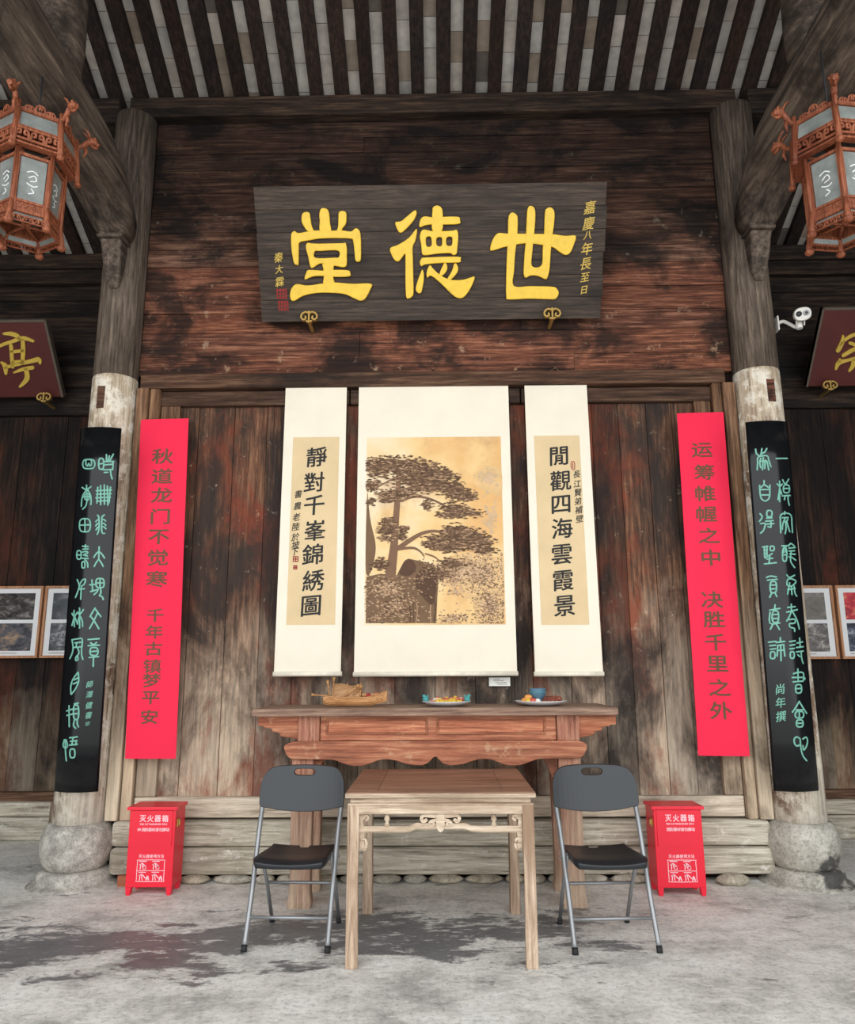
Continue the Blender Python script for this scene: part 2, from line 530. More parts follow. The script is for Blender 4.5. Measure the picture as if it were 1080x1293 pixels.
def ribbon(mb, pts, width, fn, d0, d1, closed=False, n=5, mi=0, taper=0.):
    """a stroke of given width along a polyline in (u, v), raised from d0 to d1, with round ends"""
    p = [Vector((q[0], q[1], 0)) for q in pts]
    p = smooth_line(p, n, closed) if len(p) > 2 else [p[0].lerp(p[1], k / 6) for k in range(7)]
    N = len(p)
    L, R = [], []
    ws = width if isinstance(width, (list, tuple)) else None
    for i in range(N):
        if closed:
            d = p[(i + 1) % N] - p[i - 1]
        else:
            d = p[min(i + 1, N - 1)] - p[max(i - 1, 0)]
        if d.length < 1e-9:
            d = Vector((1, 0, 0))
        d.normalize()
        nrm = Vector((-d.y, d.x, 0))
        if ws:
            t = i / max(1, N - 1) * (len(ws) - 1)
            k = min(int(t), len(ws) - 2)
            h = (ws[k] + (ws[k + 1] - ws[k]) * (t - k)) / 2
        else:
            h = width / 2 * (1 - taper * (i / max(1, N - 1)))
        L.append(p[i] + nrm * h)
        R.append(p[i] - nrm * h)
    if closed:
        vs, fs = [], []
        for i in range(N):
            vs += [fn(L[i].x, L[i].y, d0), fn(L[i].x, L[i].y, d1), fn(R[i].x, R[i].y, d1), fn(R[i].x, R[i].y, d0)]
        for i in range(N):
            a, b = 4 * i, 4 * ((i + 1) % N)
            fs += [(a, a + 1, b + 1, b), (a + 1, a + 2, b + 2, b + 1), (a + 2, a + 3, b + 3, b + 2)]
        mb.add(vs, fs, mi=mi)
        return
    def capv(c, a, b):
        m_ = (a + b) / 2
        r = (a - b).length / 2
        out = (m_ - c)
        out = out.normalized() if out.length > 1e-9 else Vector((1, 0, 0))
        s_ = (a - b).normalized() * r
        return [m_ + s_ * math.cos(t) + out * r * math.sin(t) for t in (math.pi * k / 4 for k in range(1, 4))]
    c1 = capv(p[-2], L[-1], R[-1])
    c0 = capv(p[1], R[0], L[0])
    vs, fs = [], []
    for i in range(N):
        vs += [fn(L[i].x, L[i].y, d0), fn(L[i].x, L[i].y, d1), fn(R[i].x, R[i].y, d1), fn(R[i].x, R[i].y, d0)]
    for i in range(N - 1):
        a, b = 4 * i, 4 * (i + 1)
        fs += [(a, a + 1, b + 1, b), (a + 1, a + 2, b + 2, b + 1), (a + 2, a + 3, b + 3, b + 2)]
    mb.add(vs, fs, mi=mi)
    for cap, e0, e1 in ((c1, L[-1], R[-1]), (c0, R[0], L[0])):
        loop = [e0] + cap + [e1]
        k = len(loop)
        vv = [fn(q.x, q.y, d0) for q in loop] + [fn(q.x, q.y, d1) for q in loop]
        mb.add(vv, [tuple(range(k, 2 * k))] + [(i, i + 1, k + i + 1, k + i) for i in range(k - 1)], mi=mi)
def carved(mb, outline, holes, fn, thick, bev, smooth=True, mi=0):
    """raised letter stroke with rounded edges: filled outline (with holes) in (u, v)"""
    cu = bpy.data.curves.new('stroke', 'CURVE')
    cu.dimensions = '2D'
    cu.fill_mode = 'BOTH'
    cu.extrude = thick / 2
    cu.bevel_depth = bev
    cu.bevel_resolution = 2
    cu.offset = -bev
    for loop in [outline] + holes:
        p = [Vector((a, b, 0)) for a, b in loop]
        if smooth:
            p = smooth_line(p, 4, True)
        sp = cu.splines.new('POLY')
        sp.points.add(len(p) - 1)
        for q, e in zip(p, sp.points):
            e.co = (q.x, q.y, 0, 1)
        sp.use_cyclic_u = True
    o = bpy.data.objects.new('stroke', cu)
    COL.objects.link(o)
    dg = bpy.context.evaluated_depsgraph_get()
    me = bpy.data.meshes.new_from_object(o.evaluated_get(dg))
    vs = [fn(v.co.x, v.co.y, v.co.z + thick / 2 + bev) for v in me.vertices]
    fs = [tuple(p.vertices) for p in me.polygons]
    mb.add(vs, fs, mi=mi, smooth=False)
    bpy.data.objects.remove(o)
    bpy.data.curves.remove(cu)
    bpy.data.meshes.remove(me)

# ================================================================== the hall
CX = -.03                     # middle of the bay
WY = 5.75                     # face of the screen wall
BY = 7.05                     # face of the rear wall in the side bays
XL, XR = -2.574, 2.528        # column axes
SL = math.tan(math.radians(27.9))
def roof_z(y):
    return 6.29 + (WY - y) * SL
RIDGE = 3.1

fl = MB()
fl.add([(-7, -9, 0), (7, -9, 0), (7, 7.3, 0), (-7, 7.3, 0)], [(0, 1, 2, 3)])
struct(fl.build('floor', 'floor'), 'worn grey concrete floor of the open hall with black damp stains')

# roof: pale brick tiles over dark rafters
ce = MB()
sp_ = .2195
x = -.033 - sp_ * 30
tile = .205
while x < 6.6:
    y = 7.25
    ph = random.random() * tile
    y -= ph
    while y > RIDGE:
        y0 = max(y - tile, RIDGE)
        k = random.random()
        t = rt(.86, 1.08, .03) if k < .78 else ((.62, .54, .47) if k < .93 else (.26, .24, .23))
        z0, z1 = roof_z(y0) + .075, roof_z(y - .004) + .075
        ce.add([(x - .115, y0, z0), (x + .115, y0, z0), (x + .115, y - .004, z1), (x - .115, y - .004, z1)], [(0, 1, 2, 3)], t)
        y -= tile
    x += sp_
ce.add([(-7, RIDGE, roof_z(RIDGE) + .1), (7, RIDGE, roof_z(RIDGE) + .1), (7, 7.4, roof_z(7.4) + .1), (-7, 7.4, roof_z(7.4) + .1)], [(0, 1, 2, 3)], (.3, .25, .22))
zr = roof_z(RIDGE) + .1
EAVE = 6.15
ce.add([(-7, RIDGE, zr), (7, RIDGE, zr), (7, .5, EAVE), (-7, .5, EAVE)], [(0, 1, 2, 3)], (.45, .4, .36))
MAT['tile'] = plain('pale_grey_roof_brick', (168, 160, 152), .85, spec=.2, var=.22, scale=9)
ceil = struct(ce.build('ceiling', 'tile'), 'underside of the tiled roof with pale bricks between dark rafters')
x = -.033 - sp_ * 30.5
raf = []
while x < 6.6:
    r = MB()
    w0 = random.uniform(.056, .063)
    ry = RIDGE
    r.add([(x + sx * w0, yy, roof_z(yy) + dz) for yy in (7.2, ry) for sx, dz in ((-1, 0), (1, 0), (1, .075), (-1, .075))],
          [(0, 1, 2, 3), (4, 5, 6, 7), (0, 1, 5, 4), (1, 2, 6, 5), (2, 3, 7, 6), (3, 0, 4, 7)], rt(.7, 1.35, .1))
    if abs(x) < 5.2:
        r.build('rafter', 'rafter', ceil)
    x += sp_
# unseen end walls, added so that no light leaks in from the sides
for nm, xx in (('wall_left', -6.6), ('wall_right', 6.6)):
    g = MB()
    g.box(xx - .1, xx + .1, .5, 7.3, 0, 7.8, (.8, .8, .8))
    struct(g.build(nm, 'dark_v'), 'dark end wall out of view, added to keep side light out')

# screen wall in the middle bay
wb = MB()
xa, xb = XL + .168, XR - .168
z = 3.775
i = 0
while z < 6.08:
    h = random.uniform(.14, .22)
    z1 = min(z + h, 6.1)
    if 6.1 - z1 < .1:
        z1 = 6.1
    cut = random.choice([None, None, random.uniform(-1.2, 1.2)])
    dk = 1 - .72 * max(0, min(1, (z - 4.55) / .7))          # boards blacken towards the top: old smoke plus shade painted into the tint
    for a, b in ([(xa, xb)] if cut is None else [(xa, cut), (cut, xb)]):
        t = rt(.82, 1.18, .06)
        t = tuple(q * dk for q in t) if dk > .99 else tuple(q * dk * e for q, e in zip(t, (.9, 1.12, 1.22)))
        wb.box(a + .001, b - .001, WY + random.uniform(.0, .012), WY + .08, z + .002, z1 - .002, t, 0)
    z = z1
wb.box(XL + .12, XR - .12, WY + .07, WY + .12, 0, 6.2, (.1, .1, .1), 0)
# vertical boards below
edges = [-2.1, -1.905, -1.62, -1.36, -1.1, -.748, -.6, -.33, -.03, .27, .56, .70, .98, 1.226, 1.44, 1.66, 1.86, 2.06]
for a, b in zip(edges, edges[1:]):
    g = random.choice([(.8, .78, .77), (.9, .88, .86), (1.12, 1.03, .97), (1.2, 1.1, 1.03), (.68, .66, .65), (.95, .92, .9)])
    gk = random.uniform(.85, 1.12)
    wb.box(a + .0015, b - .0015, WY + .03 + random.uniform(0, .012), WY + .1, .55, 3.52, tuple(q * gk for q in g), 1)
wall = struct(wb.build('wall_back', ['plank_red', 'plank_panel'], bevel=.004), 'tall timber screen wall of red-brown boards over weathered upright panels')

def rail(name, x0, x1, z0, z1, yf, mat, label, tint=(1, 1, 1), depth=.12):
    b = MB()
    b.box(x0, x1, yf, yf + depth, z0, z1, tint)
    return struct(b.build(name, mat, bevel=.008), label)
rail('trim_1', -2.62, 2.56, 6.1, 6.285, WY - .1, 'dark_h', 'heavy plate beam under the rafters above the boards', (1.5, 1.45, 1.4), .26)
rail('trim_2', -2.37, 2.28, 3.655, 3.775, WY - .05, 'rail', 'dark cross rail above the hanging scrolls')
for i, (a, b) in enumerate(((-2.29, -.7), (-.69, .66), (.67, 2.19))):
    rail('trim_%d' % (3 + i), a, b, 3.52, 3.64, WY - .01, 'rail', 'top rail of a door panel in the screen wall', (.7, .72, .74))
for i, (x0, x1, yf, m) in enumerate(((-2.385, -2.292, WY - .07, 'frame'), (-2.284, -2.206, WY - .05, 'frame'), (-2.2, -2.05, WY - .012, 'frame'),
                                     (2.03, 2.16, WY - .012, 'frame'), (2.167, 2.238, WY - .05, 'frame'), (2.246, 2.34, WY - .07, 'frame'))):
    b = MB()
    b.box(x0, x1, yf, yf + .1, .563 if i in (2, 3) else .408, 3.518 if i in (2, 3) else 3.653, [(1, 1, 1), (.9, .85, .8), (.62, .6, .6), (.7, .66, .64), (.85, .8, .76), (1, 1, 1)][i])
    struct(b.build('trim_%d' % (6 + i), m, bevel=.008), 'upright frame timber beside the column')
rail('trim_12', -2.2, 2.16, .42, .56, WY - .015, 'rail_low', 'pale bottom rail of the screen wall')
s1 = MB(); s1.box(-2.33, 2.31, WY - .07, WY + .12, .235, .405)
struct(s1.build('baseboard_back_upper', 'sill', bevel=.03), 'upper grey sill timber under the screen wall')
s2 = MB(); s2.box(-2.33, 2.32, WY - .085, WY + .12, .05, .23, (.97, .97, .97))
struct(s2.build('baseboard_back_lower', 'sill', bevel=.035), 'lower grey sill timber under the screen wall')

# rear wall of the two side bays
for nm, x0, x1 in (('wall_rear_left', -6.6, -2.45), ('wall_rear_right', 2.4, 6.6)):
    b = MB()
    z = 4.03
    for h in (.16, .14, .24, .26, .3, .2, .16):
        b.box(x0, x1, BY + random.uniform(0, .02), BY + .1, z + .002, min(z + h, 5.29) - .002, rt(.75, 1.2, .08), 0)
        z += h
    xx = x0
    while xx < x1:
        w_ = random.uniform(.16, .28)
        b.box(xx + .001, min(xx + w_, x1) - .001, BY + random.uniform(.01, .025), BY + .1, .4, 3.9, rt(.6, 1.3, .1), 1)
        xx += w_
    b.box(x0, x1, BY - .03, BY + .1, 3.9, 4.04, (1.25, 1.2, 1.15), 0)
    b.box(x0, x1, BY - .05, BY + .1, 5.29, 5.44, (1.0, .95, .9), 0)
    b.box(x0, x1, BY - .08, BY + .1, 5.44, 5.6, (1.35, 1.3, 1.25), 0)
    b.box(x0, x1, BY + .08, BY + .14, 0, 5.7, (.1, .1, .1), 0)
    struct(b.build(nm, ['dark_h', 'dark_v'], bevel=.004), 'dark timber rear wall of the side bay')
    b = MB()
    b.box(x0, x1, BY - .06, BY + .1, .335, .41, (1.25, 1.35, 1.4))
    struct(b.build('trim_13' if x0 < 0 else 'trim_14', 'rail', bevel=.006), 'bottom rail of the side bay wall')
    b = MB()
    b.box(x0, x1, BY - .02, BY + .1, .2, .333)
    b.box(x0, x1, BY - .03, BY + .1, 0., .197, (.9, .9, .9))
    struct(b.build('baseboard_rear_left' if x0 < 0 else 'baseboard_rear_right', 'sill', bevel=.02), 'weathered sill timbers of the side bay wall')
b = MB()
px_ = at(67.5, 1030, 6.97).x
b.box(px_ - .03, px_ + .03, 6.95, 6.99, 0, .335, (.5, .45, .42))
struct(b.build('trim_15', 'frame', bevel=.006), 'short dark post behind the column')
# return walls closing the side bays behind the columns
for nm, xx in (('wall_return_left', -2.45), ('wall_return_right', 2.4)):
    b = MB()
    b.box(xx - .03, xx + .03, WY + .2, BY - .001, 0, 5.6, (.6, .6, .6))
    struct(b.build(nm, 'dark_v'), 'dark partition behind the column')

# rubble stones under the sill
xx = -2.1
while xx < 1.72:
    wd = random.uniform(.12, .3)
    st = MB()
    st.ball((xx + wd / 2, WY - .06, .026), 1, (wd * .485, .065, .03), rt(.95, 1.25, .05), seg=10, rn=6, jitter=.035)
    where = ('left of the altar table' if xx < -1 else 'right of the altar table' if xx > .9 else 'behind the square table')
    tag(st.build('rubble_stone', 'rubble'), 'pale rubble stone wedged under the grey sill timber, in the low row of stones', 'stone', 'rubble stones under the sill')
    xx += wd + .005
p = at(925, 1113, 5.64)
st = MB()
st.ball((p.x, 5.62, .035), 1, (.115, .06, .042), (1.15, 1.15, 1.15), seg=14, rn=8, jitter=.05)
tag(st.build('pebble', 'rubble'), 'smooth pale stone wedged under the sill beside the black-stained column base', 'stone')
p = at(149, 1115, 5.5)
b = MB()
b.box(p.x - .045, p.x + .12, 5.6, 5.64, 0, .07, (.9, .75, .66))
tag(b.build('wooden_block', 'altar'), 'small reddish wooden block on the floor between column base and fire box', 'block')

# ------------------------------------------------------------------ columns
def column(x, stained):
    side = 'black-stained' if stained else 'plain grey'
    t = thing('column', (x, 5.72, 0), 'round timber column with peeling lower shaft on a %s stone drum' % side, 'column', 'round columns flanking the bay')
    b = MB()
    b.lathe([(.315, -.02), (.312, .0), (.3, .012), (.275, .02), (.26, .028), (.256, .08), (.235, .098), (.2, .102)], (x, 5.72, 0), 40)
    b.build('stone_plinth', 'stone_stained' if stained else 'stone', t)
    b = MB()
    b.lathe([(.19, .1), (.202, .112), (.228, .15), (.246, .205), (.25, .255), (.244, .315), (.226, .37), (.205, .395), (.19, .405)], (x, 5.72, 0), 40)
    b.build('stone_drum', 'stone_stained' if stained else 'stone', t)
    b = MB()
    b.lathe([(.182, .4), (.18, 1.2), (.178, 2.4), (.175, 3.2), (.174, 3.715), (.168, 3.735)], (x, 5.72, 0), 40)
    b.build('lower_shaft', 'column_low', t)['label'] = 'peeling whitish lower shaft'
    b = MB()
    b.lathe([(.172, 3.73), (.17, 5.0), (.168, 6.1)], (x, 5.72, 0), 40)
    b.build('upper_shaft', 'column_up', t)['label'] = 'smooth grey-brown upper shaft'
    b = MB()
    sx = x - .03 if not stained else x + .03
    yb = 5.72 - math.sqrt(.174 ** 2 - (sx - x) ** 2) - .003
    b.box(sx - .03, sx + .03, yb - .0, yb + .03, 3.44, 3.62)
    b.build('mortise_plug', 'rail' if not stained else 'plank_red', t)
    return t
column(XL, False)
column(XR, True)

# ------------------------------------------------------------------ long round beams running forward from the columns
def moon_beam(x, s):
    t = thing('beam', (x, 5.7, 5.0), 'thick curved timber beam running forward from the column with the %s drum' % ('plain grey' if s < 0 else 'black-stained'), 'beam', 'curved beams over the lanterns')
    rings = []
    for k in range(26):
        y = 5.535 - k * .16
        u = min(1, k / 7)
        ht = 5.06 + .38 * math.sin(min(1, (k + .6) / 6) * math.pi / 2) + .01 * max(0, k - 6)      # arched back, drooping nose
        hb = 4.8 + .17 * min(1, k / 2.5) ** 1.2 + .012 * max(0, k - 4)
        hw = .15 + .06 * math.sin(min(1, k / 4) * math.pi / 2)
        zc, hh = (ht + hb) / 2, (ht - hb) / 2
        ring = []
        for j in range(24):
            a = 2 * math.pi * j / 24
            ca, sa = math.cos(a), math.sin(a)
            ring.append(Vector((x + hw * math.copysign(abs(ca) ** .75, ca), y, zc + hh * math.copysign(abs(sa) ** .75, sa))))
        rings.append(ring)
    b = MB()
    b.rings(rings)
    b.build('beam_body', 'beam', t)
    # carved bearing block and bracket under the beam end
    b = MB()
    b.rings([[Vector((x + sx * wv, 5.56 - d, zz)) for sx, d in ((-1, 0), (1, 0), (1, dv), (-1, dv))] for zz, wv, dv in
             ((4.44, .03, .03), (4.52, .06, .06), (4.64, .075, .1), (4.78, .085, .14), (4.8, .085, .16))], smooth=False)
    b.build('bracket', 'beam', t, bevel=.015)
    b = MB()
    b.box(x - .105, x + .105, 5.38, 5.56, 4.805, 4.835)
    b.box(x - .095, x + .095, 5.4, 5.56, 4.836, 4.9, (.9, .9, .9))
    b.build('bearing_block', 'beam', t, bevel=.012)
    # struck post standing on the beam and carrying the roof
    b = MB()
    b.lathe([(.19, 5.38), (.2, 5.6), (.19, 6.0), (.185, roof_z(4.35 + .19) - .012)], (x, 4.35, 0), 24)
    b.build('king_post', 'beam', t)
    return t
moon_beam(XL - .0, -1)
moon_beam(XR + .02, 1)
for x0, x1, nm in ((-6.6, XL - .12, 'trim_16'), (XR + .12, 6.6, 'trim_17')):
    b = MB()
    b.box(x0, x1, 5.62, 5.86, 6.03, 6.27)
    struct(b.build(nm, 'dark_h', bevel=.02), 'plate beam continuing over the side bay')

# ================================================================== the great name board
PB, PT = 5.64, 5.17                       # it hangs leaning forward: depth of its lower and upper edge
bl, br = at(333, 407, PB), at(758, 402, PB)
tl, tr = at(320, 237, PT), at(772, 228, PT)
zb, zt = (bl.z + br.z) / 2, (tl.z + tr.z) / 2
pc = Sheet(((bl.x + br.x) / 2, PB, zb), (1, 0, 0), (0, PT - PB, zt - zb))
PW, PH = (br.x - bl.x + tr.x - tl.x) / 4, math.hypot(PT - PB, zt - zb)
plq = thing('name_board', pc.p0, 'huge dark timber name board with three carved yellow characters, leaning out over the scrolls', 'sign')
b = MB()
rows = 6
for k in range(rows):
    v0, v1 = PH * k / rows, PH * (k + 1) / rows
    poly = [(-PW + random.uniform(-.006, .006), v0 + .0012), (PW + random.uniform(-.012, .004), v0 + .0012), (PW + random.uniform(-.012, .004), v1 - .0012), (-PW + random.uniform(-.006, .006), v1 - .0012)]
    b.prism(poly, pc.pt, -.055, 0, rt(.86, 1.14, .03))
b.prism([(-PW + .02, .02), (PW - .02, .02), (PW - .02, PH - .02), (-PW + .02, PH - .02)], pc.pt, -.06, -.004, (.6, .6, .6))
b.build('board', 'plaque', plq, bevel=.003)
def pxpoly(sheet, pts, ox, oy, sc):
    return [sheet.uv(ox + a / sc, oy + b_ / sc) for a, b_ in pts]
TANG = [  # rightmost read last: hall
 ([(190,230),(200,180),(240,158),(280,172),(292,230),(305,310),(328,385),(265,380),(225,335),(195,280)], []),
 ([(400,380),(395,260),(390,190),(405,130),(440,115),(485,135),(503,190),(512,290),(518,380)], []),
 ([(580,385),(600,330),(605,230),(610,165),(650,148),(690,165),(697,220),(690,290),(655,340),(625,385)], []),
 ([(72,470),(78,400),(115,373),(160,395),(330,368),(520,370),(640,365),(745,378),(800,342),(845,375),(858,470),(860,600),(855,700),(825,720),(795,700),(785,600),(770,490),(745,462),(600,455),(400,460),(250,485),(170,505),(160,560),(158,740),(135,755),(105,730),(80,600)], []),
 ([(240,540),(262,505),(340,515),(640,510),(680,505),(700,560),(700,650),(688,775),(560,765),(420,740),(370,755),(312,790),(285,760),(265,660),(245,590)], [[(340,605),(400,600),(600,595),(610,665),(560,672),(350,675)]]),
 ([(430,740),(545,750),(550,800),(548,900),(556,960),(440,965),(440,900),(436,800)], []),
 ([(225,900),(245,840),(275,810),(430,818),(560,810),(715,815),(740,850),(725,885),(570,890),(440,880),(320,885),(240,920)], []),
 ([(62,1080),(85,1010),(140,968),(260,985),(440,960),(560,950),(760,965),(972,965),(960,1040),(910,1130),(855,1158),(780,1130),(680,1085),(540,1070),(380,1070),(220,1100),(120,1155),(75,1150)], [])]
DE = [
 ([(150,240),(210,225),(300,150),(345,122),(358,155),(330,220),(270,290),(205,342),(170,310)], []),
 ([(100,490),(180,455),(280,390),(350,305),(362,330),(345,420),(320,480),(322,600),(325,750),(328,920),(310,965),(280,980),(255,960),(248,800),(248,580),(240,550),(190,615),(150,612),(115,560)], []),
 ([(382,270),(395,210),(435,180),(520,192),(620,185),(760,185),(780,215),(770,255),(620,262),(500,262),(440,270),(395,288)], []),
 ([(510,320),(510,130),(520,90),(560,75),(600,100),(612,160),(605,320)], []),
 ([(388,370),(420,310),(520,325),(700,320),(745,312),(762,360),(755,480),(745,545),(710,557),(680,540),(560,545),(440,560),(410,540),(400,450)], [[(450,390),(495,385),(500,465),(455,470)],[(553,395),(600,390),(600,465),(555,462)],[(650,390),(700,385),(698,460),(650,460)]]),
 ([(388,630),(405,590),(450,580),(760,572),(785,600),(770,630),(600,635),(440,650),(405,668)], []),
 ([(410,700),(428,740),(425,820),(405,915),(375,928),(348,890),(370,800)], []),
 ([(485,655),(520,690),(580,745),(680,795),(800,797),(880,775),(918,765),(915,805),(870,900),(810,970),(750,972),(690,930),(600,840),(500,760),(460,778),(455,720)], []),
 ([(578,745),(610,660),(632,632),(655,660),(650,710),(610,755)], []),
 ([(655,790),(700,710),(720,645),(745,642),(762,690),(745,740),(690,795)], [])]
SHI = [
 ([(120,480),(135,410),(180,348),(260,350),(450,352),(620,355),(720,368),(806,368),(790,440),(760,505),(720,522),(670,495),(620,460),(520,440),(400,430),(250,455),(150,485)], []),
 ([(262,360),(265,230),(280,190),(305,182),(335,205),(342,260),(335,400),(322,500),(312,650),(310,768),(450,770),(620,775),(660,800),(668,835),(640,875),(560,875),(420,872),(270,878),(248,850),(248,700),(255,500)], []),
 ([(405,400),(412,240),(420,150),(448,128),(478,155),(482,240),(470,380),(458,500),(455,610),(530,605),(540,480),(552,330),(558,180),(575,148),(610,142),(635,180),(632,270),(615,390),(605,500),(595,640),(575,710),(550,712),(500,690),(440,688),(405,705),(388,670),(392,560),(398,480)], [])]
for strokes, ox, oy, sc in ((TANG, 360, 250, 8.917), (DE, 480, 250, 7.714), (SHI, 600, 240, 6.353)):
    b = MB()
    for k, (o_, hs) in enumerate(strokes):
        carved(b, pxpoly(pc, o_, ox, oy, sc), [pxpoly(pc, h, ox, oy, sc) for h in hs], pc.pt, .012 + .0007 * k, .007)
    b.build('carved_character', 'gold', plq)
b = MB()
for ch, py, sz in zip('嘉慶八年長至日', (262, 282, 297, 314, 333, 350, 366), (.1, .1, .07, .1, .1, .08, .07)):
    u, v = pc.uv(745 - (py - 262) * .07, py)
    put(b, ch, pc.pt, u, v, sz, 'xing', .01, .004, .001)
b.build('inscription', 'gold_dull', plq)
b = MB()
for ch, py, sz in zip('秦大霖', (325, 340, 356), (.08, .07, .08)):
    u, v = pc.uv(352 + (py - 325) * .05, py)
    put(b, ch, pc.pt, u, v, sz, 'xing', .01, .004, .001)
b.build('inscription', 'gold_dull', plq)
for px, py, r in ((356, 371, .036), (358, 386, .036)):
    b = MB()
    u, v = pc.uv(px, py)
    for q in (-1, 0, 1):
        ribbon(b, [(u - r, v + q * r * .8), (u + r, v + q * r * .8)], .012, pc.pt, .0005, .002)
    for q in (-1, -.3, .4, 1):
        ribbon(b, [(u + q * r, v - r), (u + q * r, v + r)], .01, pc.pt, .0005, .002)
    b.build('seal_mark', 'seal_red', plq)

def cloud_hook(px, py, Y, wd, label, tilt=0.):
    """gilt bracket cut as a ruyi cloud, holding a board's lower edge"""
    c = at(px, py, Y)
    b = MB()
    fn = lambda u, v, d: Vector((c.x + u * wd, Y - d, c.z + v * wd))
    ribbon(b, [(0, .22), (.2, .32), (.42, .2), (.48, -.02), (.34, -.18), (.2, -.1), (.22, .03)], .1, fn, 0, .03)
    ribbon(b, [(0, .22), (-.2, .32), (-.42, .2), (-.48, -.02), (-.34, -.18), (-.2, -.1), (-.22, .03)], .1, fn, 0, .03)
    ribbon(b, [(0, .34), (0, .2), (0, -.24)], .1, fn, 0, .035)
    ribbon(b, [(-.16, -.26), (0, -.32), (.16, -.26)], .09, fn, 0, .03)
    b.box(c.x - .012, c.x + .012, Y, (WY if Y < WY else BY) - .002, c.z - .045, c.z - .025)
    o = b.build('bracket_hook', 'brass')
    return tag(o, label, 'hook', 'gilt cloud brackets under the name boards')
cloud_hook(391, 402, PB - .05, .13, 'gilt cloud-shaped bracket under the character nearest the red seals of the big board')
cloud_hook(697, 398, PB - .05, .13, 'gilt cloud-shaped bracket under the character nearest the long inscription of the big board')

# maroon boards in the side bays
def side_board(pts, Yb, Yt, label, strokes, ox, oy, sc, hook, ext, wstroke):
    (bx, by), (tx, ty) = pts                 # the visible lower and upper corner
    B, T_ = at(bx, by, Yb), at(tx, ty, Yt)
    s = Sheet((B.x, Yb, B.z), (1, 0, 0), (0, Yt - Yb, T_.z - B.z))
    ht = math.hypot(Yt - Yb, T_.z - B.z)
    t = thing('name_board', s.p0, label, 'sign')
    b = MB()
    x0, x1 = (-ext, 0) if ext > 0 else (0, -ext)
    b.prism([(x0, 0), (x1, 0), (x1, ht), (x0, ht)], s.pt, -.05, 0)
    b.build('board', 'maroon', t, bevel=.004)
    b = MB()
    e = .02
    b.prism([(x1 - e if ext > 0 else x0, -.004), (x1 + .004 if ext > 0 else x0 + e, -.004), (x1 + .004 if ext > 0 else x0 + e, ht + .004), (x1 - e if ext > 0 else x0, ht + .004)], s.pt, -.055, .006)
    b.prism([(x0, ht - e), (x1, ht - e), (x1, ht + .004), (x0, ht + .004)], s.pt, -.055, .006)
    b.build('edge_moulding', 'maroon_edge', t, bevel=.003)
    b = MB()
    for pl_, wd in strokes:
        ribbon(b, pxpoly(s, pl_, ox, oy, sc), [wstroke * q for q in wd], s.pt, .001, .016)
    b.build('carved_character', 'gold_dull', t)
    return t
side_board(((80, 501), (66, 404)), 6.9, 6.45, 'maroon lacquered board with a gold pavilion character, above the framed photographs by the plain column', [
    ([(30, 545), (80, 545), (120, 560), (140, 585)], (.6, 1.2, 1.3, .8)), ([(-60, 660), (20, 620), (80, 600), (160, 575), (230, 595)], (.5, .9, .9, 1.2, .7)),
    ([(80, 625), (85, 700), (90, 770)], (1, 1, 1)), ([(160, 590), (162, 660), (158, 745)], (1, 1.2, 1)), ([(85, 668), (160, 660)], (.9, .9)), ([(92, 740), (158, 732)], (1, 1)),
    ([(15, 740), (40, 765), (45, 815)], (.6, 1.5, .8)), ([(40, 775), (110, 755), (200, 735), (265, 720), (278, 745)], (.8, .9, 1.1, 1.4, .7)),
    ([(100, 808), (165, 785), (225, 775)], (.5, 1, 1.1)), ([(182, 785), (188, 850), (140, 905)], (1.2, 1.4, .6))], 0, 320, 5.39, None, 1.5, .033)
cloud_hook(57, 503, 6.84, .13, 'gilt cloud-shaped bracket under the maroon board beside the plain column')
side_board(((1018, 488), (1038, 389)), 6.9, 6.45, 'maroon lacquered board with a gold ancestral character, beside the white security camera', [
    ([(668, 665), (662, 710), (635, 765)], (.4, 1.2, 1.3)), ([(650, 725), (700, 680), (760, 655), (830, 650), (850, 690)], (.5, .9, 1, 1, .8)), ([(715, 715), (760, 730)], (.8, 1)),
    ([(670, 800), (720, 770), (790, 735)], (1, 1.2, .9)), ([(620, 890), (640, 850), (700, 832), (800, 810), (870, 815)], (.7, 1.4, .8, 1, 1)), ([(740, 835), (735, 870), (710, 905)], (1.2, 1.3, .6)),
    ([(640, 840), (648, 825)], (.7, .5)), ([(790, 735), (780, 800), (790, 900)], (1, 1, .8)), ([(830, 840), (880, 890)], (1, 1.2))], 940, 300, 5.386, None, -1.5, .033)
cloud_hook(1047, 488, 6.84, .13, 'gilt cloud-shaped bracket under the maroon board beside the security camera')

